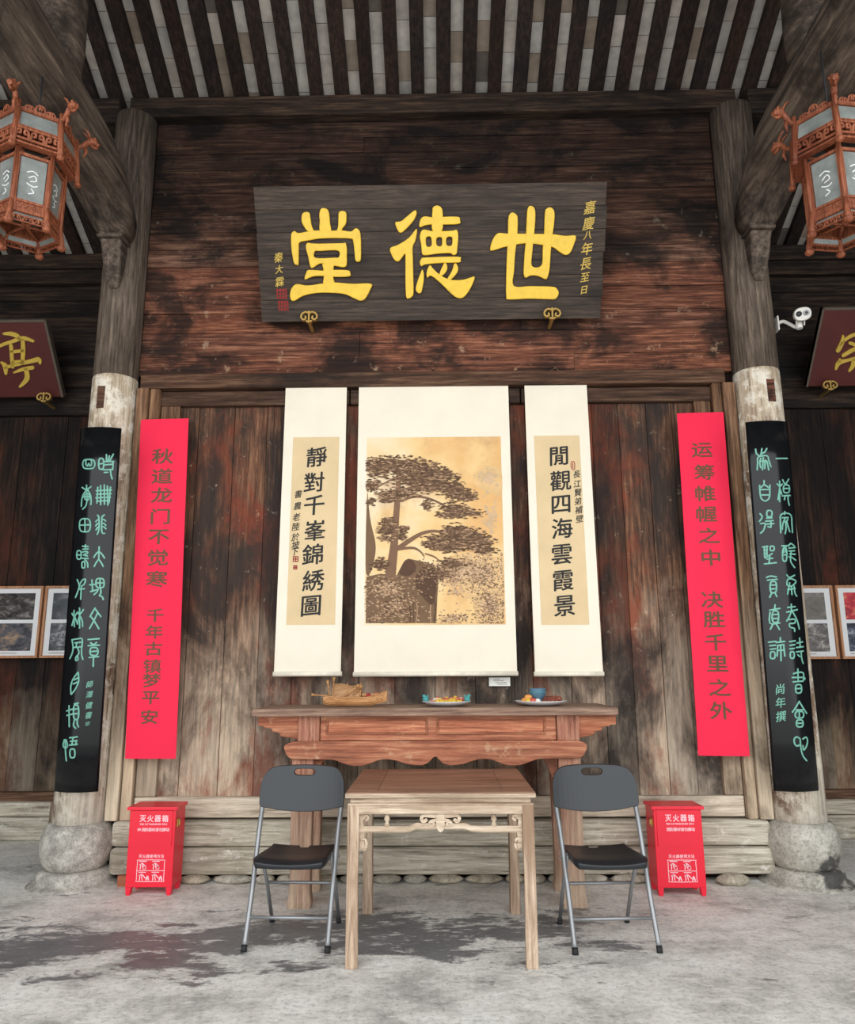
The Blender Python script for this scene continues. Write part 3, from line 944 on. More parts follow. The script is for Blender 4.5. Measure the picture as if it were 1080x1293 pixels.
# ------------------------------------------------------------------ hanging scrolls
def scroll(corn, sheet_px, label, name):
    (xl, xr, yt), (xl2, xr2, yb) = corn
    a, b_ = at(xl, yt, 5.725), at(xr, yt, 5.725)
    c, d = at(xl2, yb, 5.665), at(xr2, yb, 5.665)
    wd = (b_.x - a.x + d.x - c.x) / 4
    cx = (a.x + b_.x + c.x + d.x) / 4
    ztop, zbot = (a.z + b_.z) / 2, (c.z + d.z) / 2
    s = Sheet((cx, 5.665, zbot), (1, 0, (b_.z - a.z) / (b_.x - a.x) * .0), (0, .06, ztop - zbot))
    L = math.hypot(.06, ztop - zbot)
    t = thing('hanging_scroll', s.p0, label, 'scroll')
    # the silk hangs almost flat, its lower side edges curl slightly
    m = MB()
    nu, nv = 40, 24
    def curl(u, v, dd=0.):
        k = max(0, 1 - v / (L * .55)) ** 2
        e = (abs(u) / wd) ** 24
        return s.pt(u, v, dd + .012 * k * e)
    rings = []
    for f in (0, -.004):
        rings.append([[curl(-wd + 2 * wd * i / nu, L * j / nv, f) for i in range(nu + 1)] for j in range(nv + 1)])
    vs, fs = [], []
    for g in rings:
        o = len(vs)
        for row in g:
            vs += row
        for j in range(nv):
            for i in range(nu):
                q = o + j * (nu + 1) + i
                fs.append((q, q + 1, q + nu + 2, q + nu + 1))
    m.add(vs, fs, smooth=True)
    m.build('silk_mount', 'mount', t)
    m = MB()
    m.tube([s.pt(-wd - .008, .0, .0), s.pt(wd + .008, .0, .0)], .018, 12)
    m.build('lower_rod', 'rod', t)
    m = MB()
    m.tube([s.pt(-wd - .004, L, .0), s.pt(wd + .004, L, .0)], .01, 10)
    m.build('upper_rod', 'rod', t)
    m = MB()
    r = wd * .45
    nail = Vector((cx, WY - .03, ztop + .075))
    m.tube([s.pt(-r, L + .008), nail], .0025, 6)
    m.tube([s.pt(r, L + .008), nail], .0025, 6)
    m.tube([nail + Vector((0, -.012, 0)), nail + Vector((0, .04, 0))], .006, 8)
    m.build('hanging_cord', 'cord', t)
    P = [s.uv(*q) for q in sheet_px]
    u0, u1 = (P[0][0] + P[3][0]) / 2, (P[1][0] + P[2][0]) / 2
    v0, v1 = (P[2][1] + P[3][1]) / 2, (P[0][1] + P[1][1]) / 2
    def grid(mb, dd):
        vs, fs = [], []
        for j in range(13):
            for i in range(9):
                vs.append(curl(u0 + (u1 - u0) * i / 8, v0 + (v1 - v0) * j / 12, dd))
        for j in range(12):
            for i in range(8):
                q = j * 9 + i
                fs.append((q, q + 1, q + 10, q + 9))
        mb.add(vs, fs, smooth=True)
    return t, s, curl, grid
t, s, fn, grid = scroll(((359, 437, 478), (349, 432, 851)), ((370, 552), (428, 552), (424, 789), (362, 789)), 'narrow calligraphy scroll beginning with the character for quiet, red seals at its lower side', 'a')
b = MB(); grid(b, .0015)
for ch, (px, py) in zip('靜對千峯錦綉圖', ((400, 577), (397, 609), (397, 638), (398, 670), (395, 700), (396, 733), (393, 765))):
    put(b, ch, fn, *s.uv(px, py), .168, 'kai', .016, .0008, .003, 1)
for ch, (px, py) in zip('書農老陸於坡下', ((377, 624), (376, 639), (374.5, 653), (374, 665), (373.5, 678), (373.5, 688), (372.5, 697))):
    put(b, ch, fn, *s.uv(px, py), .066, 'xing', .012, .0008, .003, 1)
b.build('calligraphy_sheet', ['sheet', 'ink'], t)
for px, py, r in ((373.5, 706, .018), (373, 716.5, .012)):
    b = MB(); u, v = s.uv(px, py)
    for q in (-1, 0, 1):
        ribbon(b, [(u - r, v + q * r), (u + r, v + q * r)], .008, fn, .002, .0035)
        ribbon(b, [(u + q * r, v - r), (u + q * r, v + r)], .006, fn, .002, .0035)
    b.build('seal_mark', 'seal_red', t)
t, s, fn, grid = scroll(((664.5, 744.5, 476), (673, 757, 851)), ((676, 550), (735, 550), (741, 789), (682, 789)), 'narrow calligraphy scroll ending with the character for scenery, small writing down its outer side', 'b')
b = MB(); grid(b, .0015)
for ch, (px, py) in zip('閒觀四海雲霞景', ((706, 576), (708, 607), (708.5, 637), (710, 667), (709.5, 700), (711.5, 733), (713, 765))):
    put(b, ch, fn, *s.uv(px, py), .168, 'kai', .016, .0008, .003, 1)
for ch, (px, py) in zip('長江賢弟補壁', ((728.5, 599), (729, 611), (730, 622), (730, 633), (731, 644), (732, 655))):
    put(b, ch, fn, *s.uv(px, py), .064, 'xing', .012, .0008, .003, 1)
b.build('calligraphy_sheet', ['sheet', 'ink'], t)
b = MB(); u, v = s.uv(723.5, 588)
ribbon(b, [(u - .01, v - .025), (u - .012, v + .025), (u + .012, v + .028), (u + .012, v - .028)], .006, fn, .002, .0035, closed=True)
ribbon(b, [(u, v - .02), (u, v + .02)], .006, fn, .002, .0035)
b.build('seal_mark', 'seal_red', t)

# the pine picture in the middle
t, s, fn, grid = scroll(((453.5, 643.5, 477), (447.5, 651, 851)), ((463.5, 552), (633.5, 552), (637.5, 789), (460.5, 789)), 'wide middle scroll printed with an old pine tree on misty cliffs', 'c')
def picture_mat():
    m, nt, b = newmat('warm_misty_print')
    v = mapping(nt, (1, 1, 1))
    n = noise(nt, v, 2.0, 5, .55, .3)
    n2 = noise(nt, mapping(nt, (1, 1, 1), (5, 3, 1)), 3.2, 6, .6)
    sp = nd(nt, 'ShaderNodeSeparateXYZ')
    nt.links.new(v, sp.inputs[0])
    ad = nd(nt, 'ShaderNodeMath', operation='MULTIPLY_ADD')
    nt.links.new(sp.outputs['X'], ad.inputs[0]); ad.inputs[1].default_value = .28
    nt.links.new(n, ad.inputs[2])
    c = ramp(nt, ad.outputs[0], [(.32, lin(238, 216, 178)), (.5, lin(236, 200, 142)), (.66, lin(226, 178, 116))])
    c = mix(nt, c, lin(190, 140, 100), ramp(nt, n2, [(.52, 0.), (.68, .55)]))
    nt.links.new(c, b.inputs['Base Color'])
    b.inputs['Roughness'].default_value = .8
    return m
MAT['print_sky'] = picture_mat()
for nm, rgb in (('print_dark', (92, 70, 56)), ('print_mid', (122, 96, 74)), ('print_light', (176, 142, 112)), ('print_trunk', (128, 98, 78)), ('print_pale', (206, 174, 138)), ('print_mist', (222, 184, 132))):
    MAT[nm] = plain(nm, rgb, .85, spec=.15, var=.1)
b = MB(); grid(b, .0015)
W_ = lambda pts: pxpoly(s, pts, 440, 540, 4.909)
PXM = 1 / 4.909 * .0064           # metres per traced unit
d_ = [.0022]
lv = lambda: d_.__setitem__(0, d_[0] + .00025) or d_[0]
def patch(pts, mi, smooth=True):
    q = W_(pts)
    q = [(p.x, p.y) for p in smooth_line([Vector((a, c, 0)) for a, c in q], 3, True)] if smooth else q
    dd = lv()
    b.prism(q, fn, dd - .0002, dd, mi=mi)
def clump(cx, cy, rx, ry, n, mis, ln=(8, 22), hh=(2, 5), slope=0.):
    for k in range(n):
        a = random.uniform(0, 2 * math.pi)
        r = min(1.35, abs(random.gauss(0, .62)))
        x_, y_ = cx + rx * r * math.cos(a), cy + ry * r * math.sin(a)
        x_ = max(122 if y_ < 900 else 108, min(950 if y_ < 900 else 960, x_)); y_ = max(70, min(1210, y_))
        l_, h_ = random.uniform(*ln), random.uniform(*hh)
        q = W_([(x_ - l_ / 2, y_ + slope * l_), (x_ - l_ * .1, y_ - h_), (x_ + l_ / 2, y_ - slope * l_ * .4), (x_ + l_ * .1, y_ + h_)])
        dd = d_[0] + random.uniform(.0003, .0009)
        b.add([fn(u, v, dd) for u, v in q], [(0, 1, 2, 3)], mi=random.choice(mis))
# far misty bushes and cliffs
patch([(118, 405), (126, 480), (140, 590), (166, 700), (168, 780), (142, 890), (110, 905), (108, 700)], 2)
patch([(770, 330), (800, 270), (850, 235), (905, 240), (948, 260), (948, 420), (880, 400), (820, 380)], 6)
clump(870, 300, 70, 50, 60, (5,), (14, 40), (6, 14))
clump(880, 560, 60, 120, 50, (5,), (14, 40), (6, 14))
patch([(560, 880), (620, 800), (720, 770), (850, 790), (962, 800), (966, 1212), (790, 1212), (770, 1080), (700, 990), (600, 960)], 6, False)
clump(700, 880, 150, 60, 420, (2, 3, 5, 5), (10, 26), (3, 7))
clump(660, 1010, 70, 60, 90, (3, 5, 5), (10, 22), (3, 7))
clump(800, 900, 170, 120, 1500, (2, 2, 3, 3, 5, 5), (8, 20), (3, 7))
clump(880, 1110, 90, 110, 1000, (2, 2, 3, 3, 5), (8, 18), (3, 7))
clump(640, 920, 100, 70, 300, (2, 3, 3), (8, 20), (2, 6))
clump(660, 1180, 120, 40, 260, (2, 3, 5), (8, 20), (3, 6))
patch([(108, 1212), (112, 925), (200, 905), (300, 915), (318, 880), (345, 830), (372, 812), (450, 828), (535, 850), (560, 930), (552, 1050), (545, 1212)], 2, False)
patch([(316, 905), (345, 835), (368, 815), (400, 825), (420, 870), (380, 920)], 1)
patch([(430, 900), (540, 880), (545, 1010), (520, 1100), (470, 1060), (420, 990)], 1)
clump(240, 990, 130, 70, 420, (2, 3, 3, 5, 1), (10, 26), (2, 6), .12)
clump(300, 1110, 180, 90, 480, (1, 2, 3, 3, 5), (10, 26), (2, 6), -.1)
clump(470, 920, 80, 90, 200, (1, 1, 2, 3), (8, 20), (3, 6))
clump(180, 1180, 70, 30, 80, (1, 3, 3), (8, 20), (3, 6))
for x_ in range(380, 545, 22):
    ribbon(b, W_([(x_, 1060 + random.uniform(0, 60)), (x_ + random.uniform(-6, 6), 1140), (x_ + random.uniform(-8, 8), 1208)]), random.uniform(4, 9) * PXM, fn, d_[0], d_[0] + .0012, mi=random.choice((1, 2, 3)))
lv()
# trunk and boughs
def bough(pts, ws):
    dd = lv()
    ribbon(b, W_(pts), [q * PXM for q in ws], fn, dd + .0008, dd + .0012, mi=4)
bough([(312, 270), (308, 400), (296, 560), (282, 750), (262, 905)], (26, 32, 36, 46, 62))
bough([(330, 455), (400, 430), (480, 435), (560, 465), (620, 500), (680, 535)], (16, 14, 13, 12, 9, 5))
bough([(312, 748), (380, 700), (460, 655), (540, 642), (610, 660), (690, 690)], (30, 26, 20, 16, 12, 6))
bough([(316, 752), (400, 746), (446, 768), (470, 797)], (18, 14, 10, 6))
bough([(478, 782), (535, 802), (570, 832)], (8, 9, 6))
bough([(312, 390), (380, 375), (450, 370)], (10, 8, 5))
bough([(310, 300), (250, 332), (170, 375)], (10, 9, 5))
for cx, cy, rx, ry, n in ((220, 235, 105, 38, 170), (330, 238, 140, 42, 220), (450, 270, 110, 40, 160), (560, 298, 90, 36, 130), (165, 262, 50, 35, 70), (150, 362, 42, 26, 60),
                          (430, 320, 170, 40, 180), (500, 355, 110, 36, 120), (620, 372, 80, 34, 100), (690, 412, 72, 32, 90), (740, 432, 48, 18, 40), (260, 420, 60, 26, 60), (245, 448, 44, 12, 26),
                          (360, 410, 60, 24, 40), (650, 508, 70, 30, 90), (725, 532, 92, 20, 80), (630, 545, 60, 12, 30), (250, 588, 38, 28, 44), (225, 640, 46, 22, 44), (245, 690, 44, 14, 26),
                          (340, 628, 28, 18, 20), (332, 680, 24, 14, 16), (665, 642, 66, 34, 100), (720, 672, 96, 40, 150), (800, 712, 84, 34, 110), (560, 700, 84, 28, 90), (620, 742, 94, 24, 80), (850, 756, 60, 20, 50),
                          (520, 722, 46, 18, 30), (640, 840, 60, 24, 50), (580, 900, 60, 30, 50), (200, 850, 50, 30, 50), (140, 460, 20, 20, 14), (490, 480, 34, 26, 16)):
    clump(cx, cy, rx * 1.08, ry * 1.15, int(n * 4.2), (1, 1, 1, 2, 2, 2, 3), (14, 40), (2.5, 6), .06)
b.build('pine_print', ['print_sky', 'print_dark', 'print_mid', 'print_light', 'print_trunk', 'print_pale', 'print_mist'], t)

# small caption card pinned below the pine scroll
c = at(631, 861, WY + .02)
b = MB()
b.box(c.x - .078, c.x + .078, WY + .012, WY + .026, c.z - .03, c.z + .032)
cdt = thing('caption_card', (c.x, WY + .02, c.z), 'small white caption card on the boards just below the pine scroll', 'card')
b.build('card', 'card', cdt)
b = MB()
for k, (q, e) in enumerate(((-.045, .0), (-.045, .03), (-.03, .05), (-.02, .055))):
    zz = c.z + .018 - .012 * k
    b.box(c.x + q, c.x + e, WY + .0105, WY + .0118, zz, zz + .003)
b.build('print_lines', 'cord', cdt)

# ------------------------------------------------------------------ red banners
def banner(tlx, trx, yt, blx, brx, yb, chars, label, csz):
    A, B_, C, D = at(tlx, yt[0], 5.655), at(trx, yt[1], 5.655), at(blx, yb[0], 5.64), at(brx, yb[1], 5.64)
    t = thing('red_banner', ((C.x + D.x) / 2, 5.64, (C.z + D.z) / 2), label, 'banner', 'red couplet banners')
    Lh = (A.z + B_.z - C.z - D.z) / 2
    def fn(u, v, d=0.):                        # u, v in 0..1
        p = (C * (1 - u) + D * u) * (1 - v) + (A * (1 - u) + B_ * u) * v
        return p + Vector((0, -d - .006 * math.sin(v * 9 + u * 2) * (1 - v) - .004 * math.sin(u * 5), 0))
    b = MB()
    for dd in (0, -.003):
        vs = [fn(i / 6, j / 30, dd) for j in range(31) for i in range(7)]
        b.add(vs, [(j * 7 + i, j * 7 + i + 1, j * 7 + i + 8, j * 7 + i + 7) for j in range(30) for i in range(6)], smooth=True)
    wd = (B_.x - A.x + D.x - C.x) / 2
    s = Sheet((C.x, 5.645, C.z), (1, 0, 0), (0, 0, 1))
    for ch, px, py in chars:
        q = at(px, py, 5.645)
        v = (q.z - (C.z + D.z) / 2) / Lh
        lx, rx = C.x + (A.x - C.x) * v, D.x + (B_.x - D.x) * v
        u = (q.x - lx) / (rx - lx)
        put(b, ch, lambda a, c_, d: fn(u + a / wd, v + c_ / Lh, d), 0, 0, csz[0] if v > csz[1] else csz[2], 'li', .018, .001, .0015, 1)
    b.build('cloth', ['red_paper', 'banner_ink'], t)
    # strips of wood behind the upper and lower hem
    for v in (.008, .992):
        b = MB()
        b.tube([fn(.0, v, -.012), fn(1., v, -.012)], .007, 8)
        b.build('hem_rod', 'frame', t)
banner(178, 238, (530, 528), 158, 222, (958, 958), [(c_, x_, y_) for c_, x_, y_ in zip('秋道龙门不觉寒千年古镇梦平安',
    (205, 204.5, 204, 202.5, 200.5, 199.5, 198, 196, 195, 194, 192.5, 192, 191, 189.5), (576, 601, 625, 652, 678, 704, 731, 777, 798, 819, 841, 859, 881, 905))],
    'long red cloth banner of fourteen characters hung beside the plain column', (.15, .5, .122))
banner(855, 914, (522, 520), 882, 947, (954, 955), [(c_, x_, y_) for c_, x_, y_ in zip('运筹帷幄之中决胜千里之外',
    (887, 890, 891, 892.5, 895.5, 898, 899.5, 902, 904, 906, 908.5, 910), (568, 596, 623, 649, 676, 704, 757, 782, 811, 838, 868, 897))],
    'long red cloth banner of twelve characters hung beside the black-stained column', (.15, .4, .15))

# ================================================================== couplet boards bent round the columns
def couplet_board(x, top_px, bot_px, half, zs, label, glyphs, small, lean=.13):
    yb, yt = 5.475, 5.475 - lean
    C, A = at(*bot_px, yb), at(*top_px, yt)
    s = Sheet((C.x, yb, C.z), (1, 0, 0), (A.x - C.x, yt - yb, A.z - C.z))
    L = (A - C).length
    R = .3
    vdir = (A - C).normalized()
    udir = Vector((1, 0, 0))
    udir = (udir - vdir * udir.dot(vdir)).normalized()
    n = udir.cross(vdir).normalized()
    if n.y > 0:
        n = -n
    def fn(u, v, d=0.):
        a = u / R
        return C + vdir * v + udir * ((R + d) * math.sin(a)) + n * ((R + d) * math.cos(a) - R)
    def uv(px, py):
        d = ray(px, py)                       # meet the curved face: a few steps of refinement
        off = 0.
        for _ in range(6):
            p0 = C + n * off
            t = (p0 - CAM).dot(n) / d.dot(n)
            q = CAM + d * t - C
            su = max(-.98, min(.98, q.dot(udir) / R))
            a = math.asin(su)
            off = R * math.cos(a) - R
        return a * R, q.dot(vdir)
    t = thing('couplet_board', C, label, 'sign')
    b = MB()
    nu, nv = 16, 8
    rings = [[fn(-half + 2 * half * i / nu, L * j / nv, 0) for i in range(nu + 1)] + [fn(half - 2 * half * i / nu, L * j / nv, -.022) for i in range(nu + 1)] for j in range(nv + 1)]
    b.rings(rings, True, smooth=False)
    b.sm = [k < nv * (nu * 2 + 2) and (k % (nu * 2 + 2)) not in (nu, nu * 2 + 1) for k in range(len(b.f))]
    for (ox, oy, sc, strokes) in glyphs:
        for st in strokes:
            closed = st[0] == 'o'
            pts = st[1:] if closed else st
            if closed and len(pts) == 2:      # oval given by its box
                (x0, y0), (x1, y1) = pts
                cx, cy, rx, ry = (x0 + x1) / 2, (y0 + y1) / 2, abs(x1 - x0) / 2, abs(y1 - y0) / 2
                pts = [(cx + rx * math.copysign(abs(math.cos(q)) ** .7, math.cos(q)), cy + ry * math.copysign(abs(math.sin(q)) ** .7, math.sin(q))) for q in (2 * math.pi * k / 10 for k in range(10))]
            pp = [uv(ox + a / sc, oy + c / sc) for a, c in pts]
            ribbon(b, pp, .0105, fn, .0004, .003, closed=closed, n=3, mi=1)
    for ch, px, py, sz in small:
        u, v = uv(px, py)
        put(b, ch, fn, u, v, sz, 'xing', .012, .001, .001, 1)
    b.build('board', ['lacquer', 'mint'], t)
    # iron hanger at the top
    b = MB()
    b.tube([fn(0, L - .02, -.02), Vector((x, 5.53, A.z + .02))], .006, 8)
    b.build('hanger', 'rubber', t)
    return t
O = lambda x0, y0, x1, y1: ['o', (x0, y0), (x1, y1)]
GA = (90, 560, 7.186, [
  O(250,135,296,235), [(255,186),(290,182)], [(320,102),(321,160)], [(346,112),(336,160)], [(382,98),(352,152)], [(300,166),(386,164)], [(300,196),(380,188)], [(380,165),(376,240)], [(293,240),(366,236)], [(356,240),(362,290),(372,322)], [(300,264),(332,262)],
  [(242,398),(234,540)], [(268,382),(268,556)], [(300,376),(302,552)], [(328,386),(332,560)], [(356,396),(342,540)], [(228,430),(366,424)], [(230,462),(360,456)], [(225,494),(356,488)], [(240,524),(346,518)],
  [(250,660),(254,720),(250,790),(236,824)], [(280,662),(276,740),(280,808),(304,816)], [(254,690),(236,696),(224,710)], [(254,725),(236,730),(224,748)], [(254,760),(238,764),(226,784)], [(280,690),(300,692),(312,704)], [(280,724),(300,728),(314,744)], [(280,756),(300,758),(314,774)], [(250,664),(240,650)], [(280,666),(300,648)],
  [(254,938),(252,1000),(250,1056)], [(252,980),(228,1000),(206,1034)], [(252,980),(276,1000),(302,1040)], [(250,1050),(228,1080),(210,1116)], [(250,1050),(272,1080),(290,1116)],
  O(106,145,216,230), [(136,152),(134,190),(150,206)], [(184,152),(186,190),(172,206)], [(150,206),(160,180),(172,206)],
  [(100,398),(138,418),(182,392)], [(140,378),(142,420),(146,520)], [(142,420),(112,462),(98,510),(94,570)], [(150,420),(174,462),(182,510),(180,556)], O(124,455,166,512), [(108,486),(176,480)], [(146,514),(134,566),(106,596)],
  O(76,682,176,802), [(126,686),(126,798)], [(80,742),(172,738)],
  O(52,972,92,1050), [(56,1012),(90,1010)], [(104,932),(156,936)], [(130,920),(128,960)], [(106,960),(156,956)], [(102,986),(140,980),(152,996),(110,1010),(150,1020)], [(100,1042),(156,1044)], O(98,1072,126,1130), [(126,1056),(148,1080),(152,1122)]])
GB = (70, 730, 5.39, [
  [(250,12),(254,90)], [(235,46),(276,42)], [(240,92),(280,80)], O(276,2,332,66), [(304,4),(304,64)], [(278,34),(330,32)], [(292,66),(286,90),(264,112)], [(306,66),(310,100),(300,120),(318,126),(326,146)],
  [(150,10),(164,50),(154,90),(138,132)], [(166,48),(184,14),(206,8),(198,40),(176,56)], [(178,54),(174,144)], [(164,76),(198,72)],
  [(270,204),(236,262)], [(270,208),(310,262)], [(288,236),(262,290),(234,342)], [(246,266),(270,300),(296,344)],
  [(128,220),(130,330)], [(114,240),(130,262),(146,240)], [(130,262),(114,322)], [(132,262),(148,300)], [(166,204),(166,340)], [(150,232),(168,246),(192,214)], [(166,252),(150,312)], [(166,252),(184,290),(186,330)],
  [(114,420),(122,470),(116,510),(100,548)], [(114,420),(150,414),(184,414),(180,480),(180,520),(188,552)], [(134,440),(176,436)], [(146,440),(142,470)], [(132,472),(172,468)], [(152,472),(162,510),(140,540),(142,562),(156,550),(150,530)],
  [(224,418),(298,412)], [(240,440),(262,452),(280,438)], [(224,460),(300,456)], O(236,472,290,526), [(240,500),(288,496)], [(230,540),(294,534)], [(260,528),(258,600)],
  [(156,640),(120,690),(106,740),(108,790)], [(156,640),(160,700),(140,750),(110,790)], [(130,692),(152,680)], [(122,720),(150,708)],
  [(94,868),(96,1010)], [(78,904),(122,890)], [(80,934),(120,924)], O(124,862,160,962), [(128,892),(158,888)], [(126,924),(158,920)], [(132,962),(124,1000),(140,1022)], [(150,962),(150,990),(158,1012)], [(130,856),(158,850)],
  [(62,1100),(54,1140),(70,1156),(84,1140),(74,1100)], [(68,1100),(70,1180),(76,1242)], [(98,1086),(150,1080)], [(104,1110),(148,1106)], [(122,1084),(114,1132)], [(98,1136),(150,1130)], [(142,1108),(142,1134)], O(100,1162,134,1222)])
GC = (940, 550, 7.19, [
  [(288,210),(390,208)],
  [(104,124),(112,166),(138,184)], [(160,120),(152,186)], [(204,118),(186,150),(150,168)], [(118,312),(122,250),(124,200),(160,186),(210,186),(224,230),(242,284)], [(150,206),(142,250),(150,292)], [(172,200),(166,310)], [(190,222),(186,300)], [(206,232),(222,312)], [(140,236),(200,230)],
  [(180,410),(180,444)], [(140,452),(150,560),(190,594),(228,560),(232,450)], [(152,492),(222,490)], [(152,540),(224,540)], [(180,444),(152,472)], [(180,444),(222,472)],
  [(144,710),(164,740),(138,780)], [(150,800),(190,800),(176,860),(148,886)], O(204,680,252,738), [(204,750),(252,748)], [(194,778),(262,772)], [(200,804),(268,800)], [(240,776),(242,832),(216,826)],
  [(168,1012),(214,1004)], [(182,1010),(186,1102)], [(206,1004),(206,1092)], [(182,1042),(206,1040)], [(182,1072),(206,1070)], O(234,1004,272,1046), [(190,1112),(226,1090),(254,1070)], [(206,1122),(258,1114)], [(232,1082),(226,1158)], [(184,1166),(292,1154)],
  [(320,414),(320,602)], [(298,440),(322,462),(344,440)], [(320,480),(306,582)], [(322,480),(340,532)], [(348,402),(372,440),(402,396)], O(354,448,410,520), [(358,482),(408,480)], [(344,548),(416,544)], [(396,548),(398,590),(408,632)], [(370,556),(364,582)],
  [(368,690),(366,716)], [(330,882),(326,770),(330,722),(376,704),(424,726),(432,800),(436,880)], [(344,746),(398,744)], [(372,746),(350,800),(344,852)], [(372,780),(378,840),(370,892)], [(384,780),(398,830),(412,872)], [(394,760),(376,794)],
  [(340,1002),(396,1000)], O(346,1020,386,1142), [(360,1002),(358,1060)], [(376,1002),(378,1060)], [(350,1084),(384,1082)], [(400,1002),(422,980),(452,1002)], [(404,1022),(462,1016)], [(406,1048),(456,1046)], [(412,1074),(462,1078)], [(404,1100),(436,1110),(466,1132)], [(424,1060),(420,1140),(456,1198)]])
GD = (950, 730, 5.389, [
  [(236,-22),(252,-4),(288,-20)], [(240,10),(236,46),(268,54),(298,22),(262,4),(240,10)], [(254,32),(240,110)], [(266,60),(270,112)], [(284,54),(290,100),(302,122)], [(240,78),(292,70)],
  [(98,-4),(124,-14),(164,-8)], [(104,14),(170,8)], O(122,22,166,100), [(126,48),(164,46)], [(126,74),(164,72)], [(132,102),(120,130)], [(156,102),(168,126)],
  [(156,182),(152,216)], [(120,218),(188,206)], O(136,222,180,302), [(140,248),(178,246)], [(140,276),(178,274)], [(122,232),(122,308),(188,304)], [(142,312),(124,348)], [(164,312),(186,350)],
  [(112,436),(162,430)], [(120,460),(160,456)], [(124,484),(158,480)], O(124,500,156,548), [(192,404),(192,430)], [(164,438),(222,430)], [(176,458),(216,452)], [(174,460),(170,530)], [(214,456),(222,530)], [(194,458),(196,562)], [(180,492),(210,490)],
  [(266,178),(266,232)], [(240,200),(292,194)], [(234,232),(306,214)], [(264,232),(252,262),(234,292)], [(276,232),(304,284),(320,346)], [(252,282),(290,280),(288,306),(254,310),(258,334),(286,342),(288,362)],
  [(254,432),(292,426)], [(256,458),(290,452)], [(256,482),(286,478)], O(258,500,286,546), [(322,408),(326,472)], [(304,442),(342,434)], [(300,472),(346,466)], [(300,502),(346,496)], [(332,502),(336,546),(346,580)], [(310,522),(324,534)],
  [(310,618),(312,704)], [(280,650),(320,640),(348,648),(348,690)], [(272,676),(352,676),(356,690)], [(278,706),(346,700)], O(294,724,336,782), [(298,752),(334,750)],
  [(320,838),(298,876),(274,912)], [(320,840),(344,880),(370,920)], [(300,896),(346,896)], O(292,906,350,952), [(320,908),(320,950)], O(300,964,346,1012), [(302,988),(344,986)],
  [(326,1094),(304,1080),(286,1094),(288,1124),(304,1142),(318,1136)], [(326,1094),(330,1150),(344,1206),(370,1242)], [(344,1094),(366,1082),(376,1104),(370,1140),(350,1170),(344,1140)]])
couplet_board(XL, (124.5, 539), (92.5, 1001), .162, None, 'tall black lacquered board with mint green seal writing, bent round the plain grey column base',
  [GA, GB], [('師', 113.5, 864, .05), ('澤', 113, 877, .05), ('健', 112.5, 890.5, .05), ('書', 112, 903, .05), ('印', 110.5, 914, .032)])
couplet_board(XR, (971, 531), (1009.5, 1000), .162, None, 'tall black lacquered board with mint green seal writing, bent round the black-stained column base',
  [GC, GD], [('尚', 985.5, 870, .075), ('年', 986, 887, .075), ('撰', 986.5, 904.5, .075)])

# ================================================================== altar table
at_c = Vector((-.03, 5.33, 0))
al = thing('altar_table', at_c, 'long reddish altar table with scalloped apron standing against the boards below the scrolls', 'table')
b = MB()
b.prism([(-1.175, 1.163), (-1.13, 1.158), (1.13, 1.158), (1.17, 1.163), (1.172, 1.2), (1.16, 1.207), (-1.165, 1.207), (-1.178, 1.198)], lambda u, v, d: Vector((at_c.x + u, 5.02 + d, v)), 0, .62)
b.build('tabletop', 'altar_top', al, bevel=.006)
XP = lambda px, py, Y: at(px, py, Y)
b = MB()
for yy in (5.1, 5.52):
    b.box(-.774, .752, yy, yy + .04, 1.003, 1.158)
for x0 in (-.774, .712):
    b.box(x0, x0 + .04, 5.13, 5.54, 1.003, 1.158)
b.build('frieze', 'altar', al, bevel=.003)
for x0, x1 in ((-.735, -.078), (-.018, .682)):
    b = MB()
    z0, z1 = 1.04, 1.14
    e = .012
    for q in ((x0, x1, z0, z0 + e), (x0, x1, z1 - e, z1), (x0, x0 + e, z0 + e, z1 - e), (x1 - e, x1, z0 + e, z1 - e)):
        b.box(q[0], q[1], 5.09, 5.105, q[2], q[3], (.8, .78, .76))
    b.box(x0 + e, x1 - e, 5.097, 5.105, z0 + e, z1 - e, (1.12, 1.06, 1.02))
    b.build('frieze_panel', 'altar', al, bevel=.002)
for x0, x1 in ((-.917, -.777), (.755, .9)):
    for yy in (5.08, 5.48):
        b = MB()
        b.box(x0, x1, yy, yy + .1, 1.0, 1.158, (.95, .95, .95))
        b.build('corner_block', 'altar_v', al, bevel=.005)
for sgn in (-1, 1):
    pts = [(.885, 1.157), (1.15, 1.157), (1.15, 1.095), (1.115, 1.095), (1.105, 1.085), (1.06, 1.08), (1.055, 1.06), (1.01, 1.052), (1.0, 1.03), (.885, 1.012)]
    for yy in (5.1, 5.5):
        b = MB()
        b.prism(pts, lambda u, v, d: Vector((at_c.x + .02 + sgn * u - .02 * (sgn < 0), yy + d, v)), 0, .05, (.92, .84, .8))
        b.build('end_bracket', 'altar', al, bevel=.004)
ap = [(-.93, 1.0), (-.985, .975), (-.975, .93), (-.95, .9), (-.9, .89), (-.73, .888), (-.66, .885), (-.6, .865), (-.54, .85), (-.47, .85), (-.41, .868), (-.36, .885), (-.3, .888), (-.24, .876), (-.18, .858), (-.1, .85), (-.05, .864), (-.012, .898), (0, .902)]
half = [(a, c) for a, c in ap]
poly = half + [(-a, c) for a, c in half[::-1][1:]]
sm = smooth_line([Vector((a, c, 0)) for a, c in poly], 4)
for yy, nm in ((5.075, 'apron'), (5.555, 'apron')):
    b = MB()
    b.prism([(q.x, q.y) for q in sm], lambda u, v, d: Vector((at_c.x + u * .985, yy + d, v)), 0, .028)
    b.build(nm, 'altar', al, bevel=.004)
